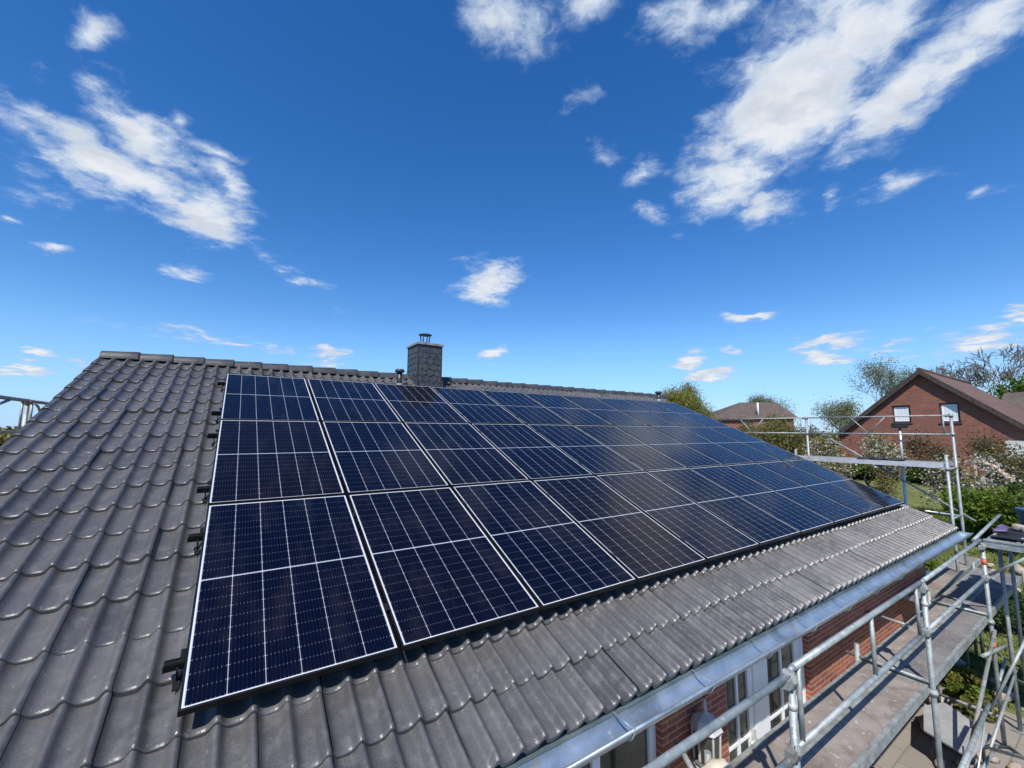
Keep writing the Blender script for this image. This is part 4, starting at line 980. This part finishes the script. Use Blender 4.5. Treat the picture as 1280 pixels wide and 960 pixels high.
bush('olive_bush', 'big olive brown bush in front of the hip roofed house', 'bush', gp(965, 560, 24), (2.5, 1.6, hgt(968, 515, 24) * 1.02), 'l_olive', 24000, .05, 21, 26)
bush('olive_bush', 'low olive bush hiding the left wall of the hip roofed house', 'bush', gp(930, 560, 32), (2.4, 1.6, hgt(930, 526, 32)), 'l_olive', 14000, .06, 121, 22)
bush('olive_bush', 'olive green bush behind the left post of the gable scaffold', 'bush', gp(1012, 560, 27), (1.9, 1.4, hgt(1010, 530, 27)), 'l_olive', 14000, .05, 22, 22)
tree('twiggy_shrub', 'reddish twiggy shrub right of the hip roofed house', 'shrub', gp(985, 560, 30), hgt(985, 524, 30), 5, 'l_brown', 5000, .05, .3, 23, .07, .6)
tree('blossom_tree', 'white blossoming tree behind the guard rail of the gable scaffold', 'tree', gp(1040, 560, 22), hgt(1040, 541, 22), 5, 'l_olive', 2600, .05, .2, 24, .08, .85, blossom=(1700, .034))
tree('blossom_tree', 'pale blossoming tree left of the tall brush pole', 'tree', gp(1085, 560, 24), hgt(1085, 540, 24), 5, 'l_olive', 2200, .05, .2, 25, .08, .8, blossom=(1500, .04))
tree('blossom_tree', 'pink white blossom tree right of the corner post of the gable scaffold', 'tree', gp(1205, 600, 19), hgt(1205, 566, 19), 5, 'l_olive', 700, .05, .16, 26, .06, .8, blossom=(700, .032))
tree('twiggy_shrub', 'brown twiggy shrub before the brick gable, above the aluminium deck', 'shrub', gp(1120, 570, 28), hgt(1120, 535, 28), 6, 'l_brown', 2600, .05, .25, 27, .06, .7)
tree('twiggy_shrub', 'tall brown twiggy shrub against the brick wall right of the corner post', 'shrub', gp(1235, 570, 28), hgt(1235, 537, 28), 6, 'l_brown', 2200, .05, .25, 28, .06, .65)
tree('twiggy_shrub', 'sparse twiggy shrub beside the grey lean-to roof', 'shrub', gp(1256, 590, 24), hgt(1254, 553, 24), 6, 'l_olive', 1600, .05, .22, 29, .06, .7)
for i, (x, D, lab, lm) in enumerate(((1062, 29, 'dark green hedge bush below the left half of the aluminium deck', 'l_green'), (1100, 30, 'reddish hedge bush below the middle of the aluminium deck', 'l_olive'), (1145, 30, 'bright hedge bush below the right half of the aluminium deck', 'l_bright'), (1175, 29, 'dark hedge bush behind the corner post of the gable scaffold', 'l_green'))):
    bush('hedge_bush', lab, 'bush', gp(x, 600, D), (1.5, 1.5, hgt(x, 577, D)), lm, 6000, .07, 60 + i, 16, 'hedge bushes in front of the brick house')
bush('round_bush', 'large bright green bush in the garden right of the scaffold posts', 'bush', gp(1240, 630, 17.5), (1.15, 1.15, hgt(1240, 602, 17.5)), 'l_bright', 13000, .05, 31, 24)
bush('round_bush', 'darker bush at the right edge behind the raised landing', 'bush', gp(1278, 630, 18.5), (.8, .8, hgt(1278, 605, 18.5)), 'l_green', 6000, .05, 32, 18)
ar = thing('garden_arch', 'weathered pale timber arch overgrown with blossom twigs beside the big bush', 'arch', gp(1250, 610, 20))
g0, g1 = gp(1222, 600, 20), gp(1266, 610, 20); hz = top(1225, 573, 20); 
a_ = MB(); m1, m2 = Vector((g0.x, g0.y, hz)), Vector((g1.x, g1.y, top(1262, 600, 20)))
a_.path([g0, m1 * .98 + g0 * .02, m1.lerp(m2, .5) + Vector((0, 0, .1)), m2, g1], .055, 7); a_.build('post', M['timber'], ar)
gq = np.random.default_rng(5); tt = gq.uniform(0, 1, 420); pp = np.array([m1.lerp(m2, float(t_)) for t_ in tt]) + gq.normal(0, .12, (420, 3)); leaves('blossom', pp, gq.uniform(0, 1, 420), .032, M['l_blossom'], ar, 5, .9)
tree('fruit_tree', 'small bare fruit tree on the lawn below the aluminium deck', 'tree', gp(1098, 620, 23), hgt(1092, 585, 23), 5, 'l_olive', 500, .05, .15, 33, .09, .7, first=.4)
for i, (x, y, D, r, lab) in enumerate(((-30, 531, 70, 5, 'low tree mass on the left horizon under the scaffold rail'), (12, 531, 75, 4.5, 'dark tree on the left horizon against the verge tiles'))):
    bush('horizon_tree', lab, 'tree', gp(x, 540, D), (r, r, hgt(x, 530, D)), 'l_olive', 6000, .26, 70 + i, 20)
for i, (x, D) in enumerate(((-120, 90), (-220, 100))):
    bush('horizon_tree', ['broad tree beyond the left scaffold', 'farther broad tree beyond the left scaffold'][i], 'tree', gp(x, 545, D), (7, 7, 6), 'l_green', 3000, .35, 80 + i, 20)

# near garden below the scaffold
RB = random.Random(77)
for k in range(18):
    x, y = RB.uniform(7.0, 8.9), RB.uniform(-6.15, -5.35); r = RB.uniform(.035, .09); m_ = MB(); lump(m_, (x, y, -4.985 + r * .4), (r * 1.4, r, r * .7), 300 + k, 6, 8, .6)
    tag(m_.build('rubble_stone', M['stone'], org=(x, y, -4.99)), 'small broken stone on the paving under the scaffold deck', 'stone', 'broken stones under the deck')
RGN = random.Random(12)
k = 0
while k < 34:
    x, y = RGN.uniform(8.6, 12.6), RGN.uniform(-5.75, -4.5)
    if RGN.random() < .25: x, y = RGN.uniform(12.6, 16.5), RGN.uniform(-5.4, -4.4)
    r = RGN.uniform(.06, .17); z = ground_z(x, y); m_ = MB(); lump(m_, (x, y, z + r * .4), (r * 1.3, r, r * .75), 200 + k, 6, 9, .5)
    tag(m_.build('garden_stone', M['stone'], org=(x, y, z)), 'rough pale stone in the rockery below the scaffold', 'stone', 'rockery stones'); k += 1
PL = ['pale green clump growing among the rockery stones near the corner post', 'feathery green clump in the middle of the rockery', 'low leafy clump at the rockery edge by the paving', 'yellowish clump beside the grey metal sheet']
for i, (px, py, h) in enumerate(((1203, 850, .28), (1215, 872, .30), (1228, 880, .22), (1205, 893, .25))):
    p = at(px, py, Z=-4.85); bush('rockery_plant', PL[i], 'plant', (p.x, p.y, -4.99), (.34, .28, h * 1.2), ('l_yellow', 'l_bright', 'l_yellow', 'l_pale')[i], 1700, .03, 90 + i, 12, 'rockery plants', stems=4)
p = at(1250, 752, Z=-4.7); bush('dark_shrub', 'dark leafy shrub in the shade behind the corner post', 'shrub', (13.6, -5.35, ground_z(13.6, -5.35)), (.55, .5, 1.0), 'l_dark', 4500, .04, 95, 16)
bush('lawn_shrub', 'bright green shrub seen under the far corner of the gutter', 'shrub', (15.2, -3.6, ground_z(15.2, -3.6)), (.9, .8, .55), 'l_bright', 5000, .045, 96, 16)
p = at(1172, 724, Z=-4.0); bush('flowering_shrub', 'cream flowering shrub between house wall and scaffold deck', 'shrub', (12.3, -4.75, -4.95), (.42, .38, 1.15), 'l_green', 1800, .04, 97, 16, blossom=(1500, .045))
tb = thing('storage_bin', 'teal plastic storage box beyond the house corner', 'storage box', (13.4, -4.35, ground_z(13.4, -4.35)))
z0 = ground_z(13.4, -4.35); b_ = MB(); b_.obox((13.4, -4.35, z0 + .42), (.9, 1.0, .84), None, 1.06); b_.build('body', M['teal'], tb, bevel=.03)
b_ = MB(); b_.obox((13.4, -4.35, z0 + .875), (1.02, 1.12, .06)); b_.build('lid', M['blue'], tb, bevel=.02)
gt2 = thing('garden_table', 'low grey metal topped table under the scaffold deck beside the rockery', 'table', (8.2, -5.6, -5))
gsh = MB(); gsh.prism([(8.42, -5.28, -4.62), (7.78, -5.42, -4.62), (7.6, -5.86, -4.62), (8.36, -5.93, -4.62), (8.78, -5.42, -4.62)], (0, 0, .02)); gsh.build('table_top', M['steel_sheet'], gt2)
for (x, y) in ((8.36, -5.36), (7.86, -5.47), (7.74, -5.80), (8.32, -5.84), (8.64, -5.46)): tube_at((x, y, -4.99), (x, y, -4.621), .018, gt2, 'leg', 'dark_metal', 8)
hz_ = MB(); hz_.path([at(1278, 946, Z=-4.96), at(1262, 934, Z=-4.96), at(1238, 932, Z=-4.96), at(1218, 938, Z=-4.96), at(1190, 930, Z=-4.96)], .018, 8)
tag(hz_.build('garden_hose', M['black_rubber'], org=(9, -6, -4.98)), 'black hose curving over the paving under the scaffold', 'hose')
# grass blades on the near lawn
g = np.random.default_rng(9); n = 26000
X = g.uniform(10.3, 21, n); Y = g.uniform(-7.5, -2.4, n); Z = np.array([ground_z(x, 0) for x in X])
an = g.uniform(0, 6.28, n); hgt_ = g.uniform(.04, .12, n); wd = .012
e = np.stack([np.cos(an), np.sin(an), 0 * an], 1); ln = g.normal(0, .03, (n, 2))
b0 = np.stack([X, Y, Z - .01], 1); tpz = b0 + np.stack([ln[:, 0], ln[:, 1], hgt_], 1)
vv_ = np.stack([b0 - e * wd, b0 + e * wd, tpz + e * .003, tpz - e * .003], 1).reshape(-1, 3)
go = link('grass', raw_mesh('grass', vv_, np.arange(4 * n).reshape(-1, 4), M['grass_blade'], False, np.repeat(g.uniform(0, 1, n), 4))); tag(go, 'short lawn grass on the slope behind the scaffold', 'grass', kind='stuff')
